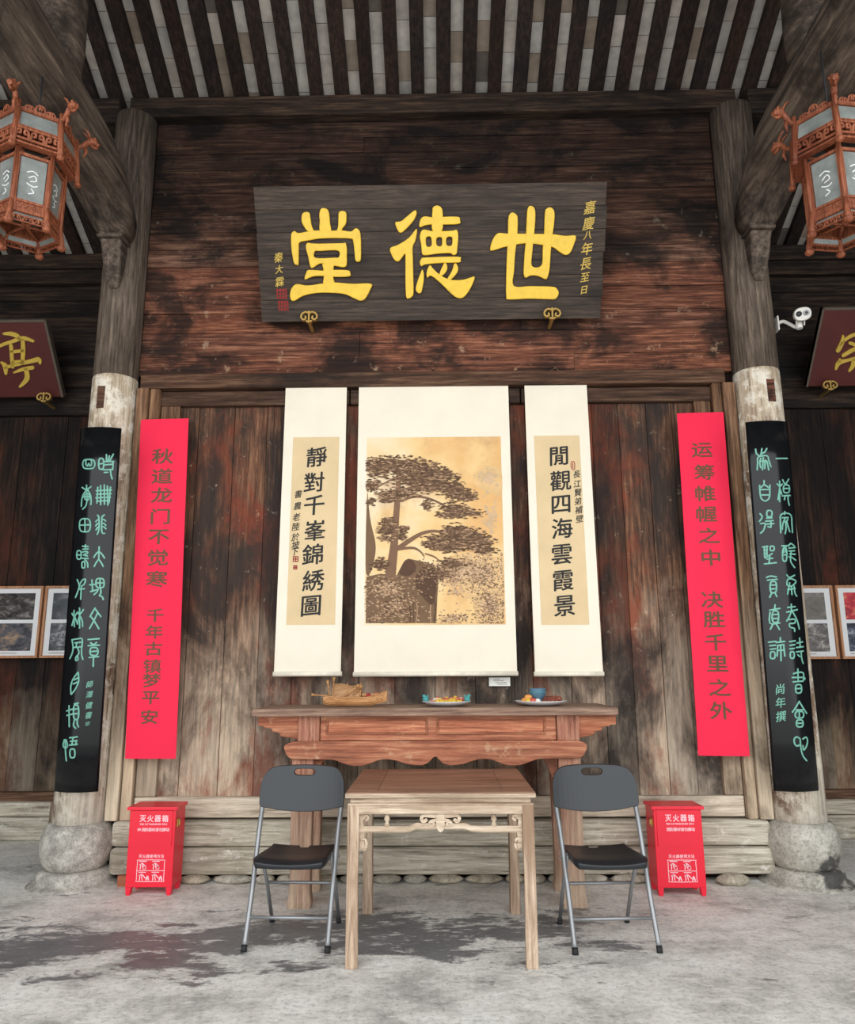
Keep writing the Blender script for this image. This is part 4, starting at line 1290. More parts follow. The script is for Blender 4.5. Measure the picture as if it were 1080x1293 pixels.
for x0, x1 in ((-.955, -.81), (.762, .9)):
    for yy in (5.1, 5.47):
        b = MB()
        xm = (x0 + x1) / 2
        rings = []
        for z_, hw, hd in ((0, .07, .05), (.03, .075, .052), (.08, .066, .046), (.2, .064, .045), (.7, .07, .048), (1.0, .07, .048)):
            rings.append([Vector((xm + sx * hw, yy + .05 + sy * hd, z_)) for sx, sy in ((-1, -1), (-.25, -1), (-.2, -.9), (.2, -.9), (.25, -1), (1, -1), (1, 1), (-1, 1))])
        b.rings(rings, smooth=False)
        b.build('leg', 'altar_v', al, bevel=.004)
    b = MB()
    b.box((x0 + x1) / 2 - .04, (x0 + x1) / 2 + .04, 5.2, 5.48, .9, .98)
    b.build('side_rail', 'altar', al, bevel=.004)
# curved corner brackets between apron and legs
for sgn in (-1, 1):
    b = MB()
    b.prism([(.79, .89), (.7, .89), (.735, .84), (.765, .76), (.78, .68), (.79, .66)], lambda u, v, d: Vector((at_c.x + sgn * u - .012, 5.14 + d, v)), 0, .03, (.8, .75, .72))
    b.build('corner_bracket', 'altar', al, bevel=.003)

# ================================================================== square table
sq = thing('square_table', (0, 4.59, 0), 'square bare-wood table with brown top and carved stretcher, between the two folding chairs', 'table')
X0, X1, Y0, Y1 = -.478, .48, 4.13, 5.05
b = MB()
b.box(X0 - .012, X1 + .012, Y0 - .012, Y1 + .012, .803, .826)
b.build('top_edge_frame', 'table_x', sq, bevel=.006)
b = MB()
w_ = .15
b.box(X0 - .008, X1 + .008, Y0 - .008, Y0 + .07, .8265, .8315, (.96, .96, .96))
b.box(X0 - .008, X1 + .008, Y1 - .07, Y1 + .008, .8265, .8315, (.9, .9, .9))
b.box(X0 - .008, X0 + w_, Y0 + .071, Y1 - .071, .8265, .8315, (.92, .9, .9))
b.box(X1 - w_, X1 + .008, Y0 + .071, Y1 - .071, .8265, .8315, (1.04, 1.04, 1.04))
b.box(X0 + w_ + .002, X1 - w_ - .002, Y0 + .072, Y1 - .072, .8265, .83)
b.build('tabletop', 'table_top', sq, bevel=.0015)
b = MB()
b.box(X0 + .012, X1 - .012, Y0 + .012, Y1 - .012, .775, .803, (.94, .94, .94))
b.build('waist', 'table_x', sq, bevel=.006)
for q in ((X0, X1, Y0 - .002, Y0 + .03), (X0, X1, Y1 - .03, Y1 + .002)):
    b = MB()
    b.box(q[0], q[1], q[2], q[3], .765, .7755, (1.03, 1.03, 1.03))
    b.box(q[0] + .006, q[1] - .006, q[2] + .004, q[3] - .004, .722, .766)
    b.build('apron', 'table_x', sq, bevel=.005)
for q in ((X0, X0 + .03), (X1 - .03, X1)):
    b = MB()
    b.box(q[0] + .002, q[1] - .002, Y0 + .03, Y1 - .03, .722, .7755, (.85, .85, .85))
    b.build('apron', 'table_z', sq, bevel=.005)
for lx, sx in ((X0, 1), (X1, -1)):
    for ly, sy in ((Y0, 1), (Y1, -1)):
        b = MB()
        rings = []
        for z_, wv in ((0, .062), (.05, .062), (.4, .059), (.768, .062)):
            rings.append([Vector((lx + sx * e, ly + sy * f, z_)) for e, f in ((0, 0), (wv, 0), (wv, wv * .3), (wv * .94, wv), (0, wv))])
        b.rings(rings, smooth=False)
        b.build('leg', 'table_z', sq, bevel=.005)
def hump(yc, nm):
    b = MB()
    pts = []
    for q, z_ in ((X0 + .06, .645), (-.2, .645), (-.16, .647), (-.125, .66), (.125, .66), (.16, .647), (.2, .645), (X1 - .06, .645)):
        pts.append((q, yc, z_))
    for hh, f in ((.016, 1), ):
        prof = [[Vector((p[0], p[1] + dy * .014, p[2] + dz * .016)) for dy, dz in ((-1, -.6), (-.6, -1), (.6, -1), (1, -.6), (1, .6), (.6, 1), (-.6, 1), (-1, .6))] for p in pts]
    b.rings(prof, smooth=False)
    return b.build(nm, 'table_x', sq)
hump(Y0 + .035, 'humpback_stretcher')
hump(Y1 - .035, 'humpback_stretcher')
for xx in (X0 + .035, X1 - .035):
    b = MB()
    b.box(xx - .012, xx + .012, Y0 + .06, Y1 - .06, .63, .66, (.8, .8, .8))
    b.build('side_stretcher', 'table_z', sq, bevel=.004)
b = MB()
fq = lambda u, v, d: Vector((.0 + u, Y0 + .022 - d, .692 + v))
b.prism([(-.022, .03), (.022, .03), (.022, -.035), (.01, -.052), (0, -.058), (-.01, -.052), (-.022, -.035)], fq, -.02, .012)
for sg in (-1, 1):
    for pts, wv in (([(0, .018), (.05, .02), (.085, .022), (.098, .008), (.088, -.006), (.074, 0)], .017), ([(.02, .0), (.045, -.006), (.055, -.02), (.042, -.026), (.034, -.018)], .016)):
        ribbon(b, [(sg * a, c) for a, c in pts], wv, fq, -.012, .008)
b.build('cloud_carving', 'table_x', sq)
for xx in (-.275, .275):
    b = MB()
    b.lathe([(.008, .656), (.014, .662), (.012, .672), (.007, .68), (.015, .692), (.013, .704), (.007, .712), (.011, .722)], (xx, Y0 + .03, 0), 14)
    b.build('turned_peg', 'table_x', sq)
for sg, xx in ((1, X0 + .062), (-1, X1 - .062)):
    b = MB()
    fs = lambda u, v, d: Vector((xx + sg * u, Y0 + .034 - d, v))
    b.prism([(0, .72), (.034, .72), (.03, .7), (.016, .69), (.02, .66), (.026, .63), (.022, .6), (.028, .57), (.018, .548), (0, .545)], fs, -.008, .008)
    ribbon(b, [(.02, .706), (.038, .712), (.044, .7), (.034, .69)], .012, fs, -.006, .012)
    ribbon(b, [(.012, .6), (.03, .598), (.036, .57), (.026, .55), (.014, .558)], .012, fs, -.006, .012)
    b.build('carved_spandrel', 'table_x', sq)

# ================================================================== folding chairs
def chair():
    t = thing('folding_chair', (0, 0, 0), '', 'chair', 'folding chairs beside the square table')
    for s in (-1, 1):
        b = MB()
        b.tube(smooth_line([(s * .222, -.24, .012), (s * .222, -.12, .28), (s * .228, .0, .56), (s * .231, .07, .69), (s * .222, .108, .82), (s * .19, .12, .86)], 4), .014, 10)
        o = b.build('front_tube', 'tube', t)
        b = MB()
        b.tube([(s * .222, -.2435, .0), (s * .222, -.231, .032)], .0165, 10)
        b.build('rubber_foot', 'rubber', o)
        b = MB()
        b.tube([(s * .198, .245, .012), (s * .198, .12, .22), (s * .198, -.04, .44)], .011, 10)
        o = b.build('rear_tube', 'tube', t)
        b = MB()
        b.tube([(s * .198, .2495, .0), (s * .198, .232, .03)], .015, 10)
        b.build('rubber_foot', 'rubber', o)
        b = MB()
        b.tube([(s * .19, -.03, .428), (s * .243, -.03, .428)], .008, 8)
        b.build('pivot_bolt', 'tube', t)
    b = MB()
    b.tube([(-.222, -.178, .15), (.222, -.178, .15)], .0095, 10)
    b.build('front_crossbar', 'tube', t)
    b = MB()
    b.tube([(-.198, .1, .255), (.198, .1, .255)], .009, 10)
    b.build('rear_crossbar', 'tube', t)
    # moulded seat: dished, with a rolled front lip
    b = MB()
    nu, nv = 14, 12
    top, bot = [], []
    for j in range(nv + 1):
        v = j / nv
        y = -.235 + .41 * v
        hw = .205 - .018 * v
        if v < .12:
            hw -= .02 * (1 - v / .12) ** 2
        rt_, rb_ = [], []
        for i in range(nu + 1):
            u = i / nu * 2 - 1
            z = .452 - .012 * v - .014 * (1 - u * u) * (1 - abs(v - .5) * 1.2) + .004 * abs(u) ** 3
            z -= .016 * max(0, 1 - v / .14) ** 2
            z += .006 * max(0, (v - .85) / .15)
            yy = y - .02 * (1 - u * u) * (v < .01)
            rt_.append(Vector((u * hw, yy, z)))
            rb_.append(Vector((u * hw * .985, yy + .004 * (v < .01), z - .034 + .008 * (1 - u * u))))
        top.append(rt_); bot.append(rb_)
    vs = [p for r in top for p in r] + [p for r in bot for p in r]
    N = (nu + 1) * (nv + 1)
    fs = []
    for j in range(nv):
        for i in range(nu):
            if j == nv - 1 and i in (6, 7):
                continue                       # notch at the rear edge
            a = j * (nu + 1) + i
            fs.append((a, a + 1, a + nu + 2, a + nu + 1))
            fs.append((N + a, N + a + nu + 1, N + a + nu + 2, N + a + 1))
    edge = {}
    for f in fs:
        for a, c in zip(f, f[1:] + f[:1]):
            if a < N and c < N:
                edge[(a, c)] = edge.get((a, c), 0) + 1
    for (a, c) in list(edge):
        if (c, a) not in edge:
            fs.append((c, a, N + a, N + c))
    b.add(vs, fs, smooth=True)
    o = b.build('seat', 'chair_plastic', t)
    m = o.modifiers.new('soft_edges', 'BEVEL'); m.width = .006; m.segments = 2; m.limit_method = 'ANGLE'; m.angle_limit = math.radians(50)
    # backrest: curved panel with rounded upper corners and a hand hole
    b = MB()
    def bp(u, v, d):                              # u -1..1, v 0..1
        a = u * .62
        return Vector((.238 * u, .098 + .05 * v - .012 + .058 * (math.cos(a) - .85) - .0, .652 + .245 * v)) + Vector((0, d, 0))
    cu = bpy.data.curves.new('panel', 'CURVE')
    cu.dimensions = '2D'; cu.fill_mode = 'BOTH'; cu.extrude = .008; cu.bevel_depth = .004; cu.bevel_resolution = 2; cu.offset = -.004
    outl = [(-.246, .05), (-.236, .032), (-.2, .022), (-.12, .006), (0, -.002), (.12, .006), (.2, .022), (.236, .032), (.246, .05), (.247, .12), (.238, .18), (.212, .225), (.17, .245), (.1, .251), (0, .253), (-.1, .251), (-.17, .245), (-.212, .225), (-.238, .18), (-.247, .12)]
    hole = [(-.062, .212), (-.045, .197), (0, .195), (.045, .197), (.062, .212), (.05, .228), (0, .231), (-.05, .228)]
    for loop in (outl, hole):
        p = smooth_line([Vector((a, c, 0)) for a, c in loop], 5, True)
        sp = cu.splines.new('POLY')
        sp.points.add(len(p) - 1)
        for q, e in zip(p, sp.points):
            e.co = (q.x, q.y, 0, 1)
        sp.use_cyclic_u = True
    oc = bpy.data.objects.new('panel', cu)
    COL.objects.link(oc)
    me = bpy.data.meshes.new_from_object(oc.evaluated_get(bpy.context.evaluated_depsgraph_get()))
    bm = bmesh.new(); bm.from_mesh(me)
    for xx in [i * .03 for i in range(-8, 9)]:     # rows of points so that the panel can bend
        bmesh.ops.bisect_plane(bm, geom=bm.verts[:] + bm.edges[:] + bm.faces[:], plane_co=(xx, 0, 0), plane_no=(1, 0, 0))
    bm.verts.ensure_lookup_table()
    ids = {v: i for i, v in enumerate(bm.verts)}
    vs = []
    for v in bm.verts:
        bend = .05 * (1 - (v.co.x / .247) ** 2)
        vs.append(Vector((v.co.x, .04 + bend * .9 + .22 * v.co.y - v.co.z, .645 + v.co.y)))
    b.add(vs, [tuple(ids[q] for q in f.verts) for f in bm.faces])
    bm.free()
    bpy.data.objects.remove(oc); bpy.data.curves.remove(cu); bpy.data.meshes.remove(me)
    o = b.build('backrest', 'chair_plastic', t)
    return t
c1 = chair()
c2 = copy_tree(c1)
c1.location = (-.808, 4.6, 0)
c1.rotation_euler.z = math.radians(-2.5)
c1['label'] = 'charcoal plastic folding chair with silver legs, in front of the altar leg on the pine scroll reader\'s left'
c2.location = (.9, 4.58, 0)
c2.rotation_euler.z = math.radians(3.5)
c1['label'] = 'charcoal folding chair with silver tube legs, standing beneath the boat end of the altar table'
c2['label'] = 'charcoal folding chair with silver tube legs, beneath the plate end of the altar table'

# ================================================================== fire extinguisher boxes
def fire_box(x0, x1, yf, label, left):
    D, H, F = .2, .555, .05
    t = thing('fire_box', ((x0 + x1) / 2, yf + D / 2, 0), label, 'box', 'red fire boxes')
    b = MB()
    b.box(x0, x1, yf, yf + D, F, H - .02)
    b.build('cabinet', 'fire_red', t, bevel=.004)
    b = MB()
    b.prism([(x0 - .016, yf - .018), (x1 + .016, yf - .018), (x1 + .012, yf + D + .01), (x0 - .012, yf + D + .01)], lambda u, v, d: Vector((u, v, d)), H - .022, H)
    b.build('lid', 'fire_red', t, bevel=.004)
    for fx0, fx1 in ((x0, x0 + .04), (x1 - .04, x1)):
        for fy0, fy1 in ((yf, yf + .04), (yf + D - .04, yf + D)):
            b = MB()
            b.prism([(fx0, F), (fx1, F), (fx1 - .008, .0), (fx0 + .008, .0)], lambda u, v, d: Vector((u, d, v)), fy0, fy1)
            b.build('foot', 'fire_red', t, bevel=.002)
    zs = F + (H - F) * .5
    b = MB()
    b.box(x0 + .018, x1 - .018, yf - .006, yf - .0005, zs, H - .026)
    w_ = x1 - x0
    xm = (x0 + x1) / 2
    fd = lambda u, v, d: Vector((u, yf - .006 - d, v))
    fb = lambda u, v, d: Vector((u, yf - d, v))
    zt = H - .075
    for k, ch in enumerate('灭火器箱'):
        put(b, ch, fd, xm + (k - 1.5) * .05 + .012, zt, .047, '', .022, .0006, .0004, 1, .95)
    word(b, 'FIRE EXTINGUISHER BOX', fd, xm + .012, zt - .036, .0155, .02, .0006, .0004, mi=1)
    txt = '消防器材请勿挪动'
    for k, ch in enumerate(txt):
        put(b, ch, fd, xm + (k - 3.5) * .0235 + (.025 if left else .012), zt - .07, .0245, '', .02, .0006, .0004, 1)
    if left:
        word(b, '119', fd, xm - .083, zt - .07, .024, .02, .0006, .0004, mi=1)
    b.build('door', ['fire_red', 'white_print'], t)
    b = MB()
    zb = zs - .06
    for k, ch in enumerate('灭火器使用方法'):
        put(b, ch, fb, xm + (k - 3) * .0245 + .008, zb, .0235, '', .016, .0006, .0004)
    xa, xb_, za, zb2 = xm - .082, xm + .098, zb - .155, zb - .024
    r = .012
    ribbon(b, [(xa + r, za), (xb_ - r, za), (xb_, za + r), (xb_, zb2 - r), (xb_ - r, zb2), (xa + r, zb2), (xa, zb2 - r), (xa, za + r)], .004, fb, .0004, .001, closed=True, n=2)
    zm = (za + zb2) / 2
    ribbon(b, [(xa, zm), (xb_, zm)], .0035, fb, .0004, .001)
    for qx in (xa + .008, (xa + xb_) / 2 + .006):
        for qz in (zm + .008, za + .006):
            # little figure with an extinguisher, as on the instruction panel
            ribbon(b, [(qx + .004, qz + .05), (qx + .05, qz + .05)], .005, fb, .0004, .001)
            ribbon(b, [(qx + .008, qz + .03), (qx + .026, qz + .036), (qx + .05, qz + .014)], .006, fb, .0004, .001)
            ribbon(b, [(qx + .014, qz + .034), (qx + .012, qz + .002)], .006, fb, .0004, .001)
            ribbon(b, [(qx + .024, qz + .03), (qx + .03, qz + .002)], .005, fb, .0004, .001)
            if qz > zm:
                ribbon(b, [(qx + .03, qz + .004), (qx + .05, qz + .004), (qx + .046, qz + .024), (qx + .036, qz + .024)], .004, fb, .0004, .001, closed=True, n=2)
            else:
                ribbon(b, [(qx + .056, qz + .003), (qx + .064, qz + .026), (qx + .072, qz + .003)], .008, fb, .0004, .001)
    b.build('instruction_print', 'white_print', t)
    b = MB()
    sx = x1 if left else x0
    s = 1 if left else -1
    b.box(min(sx, sx + s * .008), max(sx, sx + s * .008), yf + .03, yf + .075, H - .135, H - .085)
    b.box(min(sx + s * .006, sx + s * .016), max(sx + s * .006, sx + s * .016), yf + .045, yf + .06, H - .125, H - .095)
    b.build('latch', 'brass', t, bevel=.002)
    return t
fire_box(-2.088, -1.778, 5.39, 'red fire extinguisher box with 119 in its second line, beside the reddish wooden block', True)
fire_box(1.412, 1.728, 5.36, 'red fire extinguisher box without a number, partly behind a folding chair', False)

# ================================================================== palace lanterns
def lantern(cx, cy, ztop, rot, label, s, r=.18):
    t = thing('palace_lantern', (cx, cy, ztop), label, 'lantern', 'hanging wooden palace lanterns')
    C = Vector((cx, cy, ztop))
    ang = [math.radians(rot + 60 * k) for k in range(6)]
    def P(k, rr, z):
        return C + Vector((rr * math.sin(ang[k % 6]), -rr * math.cos(ang[k % 6]), z))
    def side(k, rr0, z0, rr1, z1):
        """map (u 0..1 along the side, v 0..1 upwards, d outward) for side k"""
        a0, b0, a1, b1 = P(k, rr0, z0), P(k + 1, rr0, z0), P(k, rr1, z1), P(k + 1, rr1, z1)
        m_ = (a0 + b0) / 2 - C
        n = Vector((m_.x, m_.y, 0)).normalized()
        return lambda u, v, d=0.: (a0 * (1 - u) + b0 * u) * (1 - v) + (a1 * (1 - u) + b1 * u) * v + n * d
    def bar(b, fn, u0, u1, v0, v1, d0, d1):
        b.add([fn(u, v, d) for d in (d0, d1) for v in (v0, v1) for u in (u0, u1)], [(0, 1, 3, 2), (4, 6, 7, 5), (0, 4, 5, 1), (2, 3, 7, 6), (0, 2, 6, 4), (1, 5, 7, 3)])
    def frame(b, fn, eu, ev, d0, d1):
        bar(b, fn, 0, 1, 0, ev, d0, d1); bar(b, fn, 0, 1, 1 - ev, 1, d0, d1)
        bar(b, fn, 0, eu, ev, 1 - ev, d0, d1); bar(b, fn, 1 - eu, 1, ev, 1 - ev, d0, d1)
    def fret(b, fn, asp, d1, wd=.14):
        """pierced scroll band: curls between two rails"""
        bar(b, fn, 0, 1, 0, .16, -.004, d1); bar(b, fn, 0, 1, .84, 1, -.004, d1)
        for c in (.17, .5, .83):
            for sg in (-1, 1):
                q = [(c + sg * .14, .2), (c + sg * .12, .65), (c + sg * .05, .72), (c + sg * .045, .45), (c + sg * .08, .42)]
                f2 = lambda u, v, d: fn(u / asp, v, d)
                ribbon(b, [(a * asp, e) for a, e in q], wd, f2, -.002, d1, n=3)
    zh0, zh1 = -.36, -.17            # hood
    zb0, zb1 = -.79, -.42             # body
    for k in range(6):
        # hood pane, body pane
        fh = side(k, r * 1.32, zh0 + .07, r * 1.2, zh1)
        b = MB(); bar(b, fh, .06, .94, .06, .94, -.008, -.004); b.build('hood_pane', 'frosted', t)
        b = MB(); frame(b, fh, .07, .08, -.008, .008); b.build('hood_frame', 'lantern', t)
        b = MB(); fret(b, side(k, r * 1.3, zh0 - .01, r * 1.32, zh0 + .068), 2.6, .008); b.build('hood_fretwork', 'lantern', t)
        fc = side(k, r * 1.2, zh1, r * 1.24, zh1 + .06)
        b = MB()
        bar(b, fc, 0, 1, 0, .25, -.006, .008)
        f2 = lambda u, v, d: fc(u / 3, v, d)
        for c in (.25, .5, .75):
            h_ = .95 if c == .5 else .6
            for sg in (-1, 1):
                ribbon(b, [((c + sg * .11) * 3, .2), ((c + sg * .1) * 3, h_ * .7), ((c + sg * .02) * 3, h_), ((c + sg * .03) * 3, h_ * .5)], .13, f2, -.003, .006, n=3)
        b.build('crest_carving', 'lantern', t)
        fb = side(k, r * .98, zb0, r, zb1)
        b = MB(); bar(b, fb, .12, .88, .2, .95, -.01, -.006); pane = b.build('glass_pane', 'frosted', t)
        b = MB()
        f3 = lambda u, v, d: fb(.5 + u, .57 + v * .45, d)
        for q in ([(-.16, .3), (0, .38), (.14, .28)], [(-.1, .1), (.05, .22), (.12, .05), (-.04, -.02)], [(-.14, -.12), (.04, -.2), (.16, -.14)], [(0, -.3), (.08, -.42), (-.06, -.5)]):
            ribbon(b, q, .035, f3, -.0058, -.0045, n=3)
        b.build('painted_flowers', 'photo_mat', pane)
        b = MB()
        frame(b, fb, .1, .045, -.012, .006)
        bar(b, fb, .1, .9, .17, .21, -.012, .006)
        bar(b, fb, .1, .9, .045, .17, -.008, -.001)
        f4 = lambda u, v, d: fb(.5 + u, .108 + v * .1, d)
        for sg in (-1, 1):
            ribbon(b, [(sg * .28, -.3), (sg * .2, .4), (sg * .08, .2), (sg * .14, -.2)], .05, f4, -.001, .004, n=3)
        b.build('pane_frame', 'lantern', t)
        # flared skirt and lower fretwork
        fs = side(k, r * 1.06, zb0 - .03, r * .95, zb0)
        b = MB(); bar(b, fs, .08, .92, .15, .9, -.006, -.003); b.build('skirt_pane', 'frosted', t)
        b = MB(); frame(b, fs, .07, .12, -.008, .006); b.build('skirt_frame', 'lantern', t)
        b = MB(); fret(b, side(k, r * 1.05, zb0 - .065, r * 1.06, zb0 - .03), 4., .006, .15); b.build('skirt_fretwork', 'lantern', t)
        # corner posts with dragon heads and feet
        b = MB()
        b.tube([P(k, r * 1.01, zb0 - .02), P(k, r * 1.02, zb1 + .03)], .013, 8)
        b.build('corner_post', 'lantern', t)
        b = MB()
        b.tube([P(k, r * 1.38, zh0 - .05), P(k, r * 1.36, zh0), P(k, r * 1.24, zh1 + .05)], [.017, .016, .014], 8)
        b.ball(P(k, r * 1.4, zh0 - .06), .022, (1, 1, .8))
        b.build('hood_post', 'lantern', t)
        b = MB()
        f5 = lambda u, v: C + Vector((math.sin(ang[k]) * u, -math.cos(ang[k]) * u, v))
        b.tube(smooth_line([f5(r * 1.2, zh1 + .0), f5(r * 1.42, zh1 + .02), f5(r * 1.62, zh1 + .065), f5(r * 1.78, zh1 + .075), f5(r * 1.95, zh1 + .06)], 4), [.012] * 5 + [.016] * 4 + [.024] * 5 + [.014] * 3, 8)
        tang = Vector((math.cos(ang[k]), math.sin(ang[k]), 0))
        for sg in (-1, 1):                          # horns, jaw and mane
            b.tube([f5(r * 1.66, zh1 + .085) + tang * sg * .012, f5(r * 1.55, zh1 + .12) + tang * sg * .02, f5(r * 1.42, zh1 + .135) + tang * sg * .024], [.008, .006, .003], 6)
            b.ball(f5(r * 1.8, zh1 + .094) + tang * sg * .014, .008)
        b.tube([f5(r * 1.68, zh1 + .052), f5(r * 1.82, zh1 + .038), f5(r * 1.92, zh1 + .042)], [.012, .01, .005], 6)
        b.tube([f5(r * 1.5, zh1 + .03), f5(r * 1.56, zh1 - .01), f5(r * 1.5, zh1 - .05)], [.01, .012, .004], 6)
        b.build('dragon_head', 'lantern', t)
        b = MB()
        b.tube([P(k, r * 1.02, zb0 + .06), P(k, r * 1.05, zb0 - .005), P(k, r * 1.08, zb0 - .04), P(k, r * 1.1, zb0 - .075)], [.012, .015, .017, .019], 8)
        b.ball(P(k, r * 1.1, zb0 - .078), .024, (1.1, 1.1, .8))
        b.build('corner_foot', 'lantern', t)
    for z_, rr, rr2, nm in ((zb1 + .03, r * 1.02, r * 1.3, 'hood_floor'), (zh1 - .005, r * .2, r * 1.2, 'hood_roof')):
        b = MB()
        ring = [[P(k, q, z_ + dz) for k in range(6)] for q, dz in ((rr, 0), (rr2, 0), (rr2, .012), (rr, .012), (rr, 0))]
        b.rings(ring, False, smooth=False)
        b.build(nm, 'lantern', t)
    for zz, nm in ((zb1 + .04, 'upper_spider'), (zb0 + .005, 'lower_spider')):
        b = MB()
        for k in range(3):
            b.tube([P(k, r, zz), P(k + 3, r, zz)], .01, 6)
        b.build(nm, 'lantern', t)
    b = MB()
    b.lathe([(.02, zh1 - .02), (.03, zh1 + .05), (.015, zh1 + .1), (.012, zh1 + .14)], C, 12)
    b.build('finial', 'lantern', t)
    b = MB()
    b.tube([C + Vector((0, 0, zh1 + .13)), Vector((cx, cy, 5.03))], .006, 8)
    b.build('hanging_cord', 'rubber', t)
    return t
lc = at(42, 200, 4.0)
lantern(lc.x, 4.0, 4.8, 4, 'carved wooden palace lantern with milky panes, hanging before the beam above the pavilion board', -1)
lc = at(1054, 200, 3.9)
lantern(lc.x, 3.9, 4.68, 38, 'carved wooden palace lantern with milky panes, hanging before the beam above the security camera', 1)

# ================================================================== security camera
p = at(1013, 397, 5.55)
q = at(1001, 411, 5.55)
t = thing('security_camera', (2.715, 5.7, q.z), 'white twin-lens security camera on a bracket arm fixed to the black-stained column', 'camera')
za = at(977, 410, 5.7).z
b = MB()
b.box(2.718, 2.73, 5.66, 5.74, za - .06, za + .06)
b.build('wall_plate', 'white_plastic', t, bevel=.003)
b = MB()
b.tube(smooth_line([(2.724, 5.7, za), (2.77, 5.67, za + .012), (2.82, 5.6, q.z + .01), (p.x - .02, 5.57, q.z)], 4), .014, 10)
b.tube([(p.x - .02, 5.57, q.z - .018), (p.x - .02, 5.57, q.z + .03)], .024, 12)
b.build('arm', 'white_plastic', t)
b = MB()
for sg in (-1, 1):
    b.tube([(p.x - .012 + sg * .03, 5.57, q.z + .01), (p.x - .005 + sg * .03, 5.57, p.z - .03)], .007, 8)
b.build('yoke', 'white_plastic', t)
b = MB()
fn = lambda a, r_, y: Vector((p.x + r_ * 1.15 * math.copysign(abs(math.cos(a)) ** .8, math.cos(a)), y, p.z + r_ * .95 * math.copysign(abs(math.sin(a)) ** .8, math.sin(a))))
b.rings([[fn(2 * math.pi * k / 24, r_, y) for k in range(24)] for r_, y in ((.03, 5.71), (.05, 5.7), (.054, 5.6), (.054, 5.5), (.05, 5.485), (.046, 5.484))])
aim = (Vector((.3, -.5, 1.6)) - p).to_track_quat('-Y', 'Z')
turn = lambda v: p + aim @ (v - Vector((p.x, 5.57, p.z)))
b.xform(turn)
b.build('body', 'white_plastic', t)
for sg in (-1, 1):
    b = MB()
    b.rings([[Vector((p.x + sg * .026 + r_ * math.cos(a), y, p.z + .004 + r_ * math.sin(a))) for a in (2 * math.pi * k / 16 for k in range(16))] for r_, y in ((.021, 5.486), (.021, 5.479), (.017, 5.477))])
    b.xform(turn)
    o = b.build('lens_ring', 'tube' if sg > 0 else 'rubber', t)
    b = MB()
    b.rings([[Vector((p.x + sg * .026 + r_ * math.cos(a), y, p.z + .004 + r_ * math.sin(a))) for a in (2 * math.pi * k / 16 for k in range(16))] for r_, y in ((.013, 5.48), (.009, 5.4745))])
    b.xform(turn)
    b.build('lens', 'lens', o)

# ================================================================== framed photographs on the rear wall
def photo_mat(name, seed, dark, mid, light, scale):
    m, nt, b = newmat(name)
    v = mapping(nt, (1, 1, 1.6), (seed, seed * 1.7, seed * .6))
    n = noise(nt, v, scale, 8, .7, .4)
    n2 = noise(nt, mapping(nt, (1, 1, .4), (seed * 2, 0, 0)), scale * 3, 5, .7)
    c = ramp(nt, n, [(.38, lin(*dark)), (.52, lin(*mid)), (.68, lin(*light))])
    c = mix(nt, c, lin(*light), ramp(nt, n2, [(.6, 0.), (.72, .6)]))
    nt.links.new(c, b.inputs['Base Color'])
    b.inputs['Roughness'].default_value = .25
    return m
PH = [photo_mat('grey_crowd_photograph', 1.3, (34, 32, 32), (72, 66, 62), (150, 144, 138), 12), photo_mat('brown_interior_photograph', 4.1, (40, 38, 40), (84, 84, 90), (170, 140, 112), 7),
      photo_mat('dark_hall_photograph', 7.7, (40, 44, 50), (58, 62, 68), (110, 112, 116), 5), photo_mat('grey_people_photograph', 9.2, (44, 46, 50), (76, 78, 82), (178, 178, 178), 9),
      photo_mat('faded_group_photograph', 12.4, (84, 76, 70), (104, 96, 88), (134, 126, 118), 5), photo_mat('street_crowd_photograph', 15.2, (70, 66, 64), (98, 90, 86), (196, 186, 176), 11),
      photo_mat('red_banner_photograph', 18.8, (92, 40, 36), (200, 52, 66), (214, 150, 110), 6), photo_mat('blue_crowd_photograph', 21.1, (40, 40, 46), (70, 78, 96), (180, 180, 186), 10)]
def photo_frame(x0, x1, z0, z1, pics, label):
    Y = BY - .035
    t = thing('photo_frame', ((x0 + x1) / 2, Y, z0), label, 'picture', 'framed photographs on the rear wall')
    e = .022
    for a in ((x0, x1, z0, z0 + e), (x0, x1, z1 - e, z1), (x0, x0 + e, z0 + e, z1 - e), (x1 - e, x1, z0 + e, z1 - e)):
        b = MB()
        b.box(a[0], a[1], Y - .03, Y + .03, a[2], a[3])
        b.build('moulding', 'photo_frame', t, bevel=.003)
    b = MB()
    b.box(x0 + e, x1 - e, Y - .012, Y + .02, z0 + e, z1 - e)
    b.build('mat_board', 'photo_mat', t)
    h = z1 - z0
    for k, (f0, f1) in enumerate(((.53, .9), (.1, .48))):
        b = MB()
        b.box(x0 + .075, x1 - .075, Y - .0145, Y - .012, z0 + h * f0, z0 + h * f1)
        b.build('photograph', PH[pics + k], t)
    b = MB()
    b.box(x0 + .08, x1 - .2, Y - .0135, Y - .012, z0 + h * .065, z0 + h * .072)
    b.build('caption_line', 'cord', t)
    return t
za, zb_ = at(30, 831, BY - .06).z, at(30, 740, BY - .06).z
xs = [at(51, 785, BY - .06).x, at(53.5, 785, BY - .06).x]
photo_frame(xs[0] - .84, xs[0], za, zb_, 0, 'light wooden frame of crowd photographs, farther from the plain column')
photo_frame(xs[1], xs[1] + .84, za, zb_, 2, 'light wooden frame with dark photographs, partly hidden by the couplet board on the plain column')
za, zb_ = at(1060, 832, BY - .06).z, at(1060, 739, BY - .06).z
xs = [at(1056, 785, BY - .06).x, at(1059.5, 785, BY - .06).x]
photo_frame(xs[0] - .84, xs[0], za, zb_, 4, 'light wooden frame with faded photographs, partly hidden by the couplet board on the black-stained column')
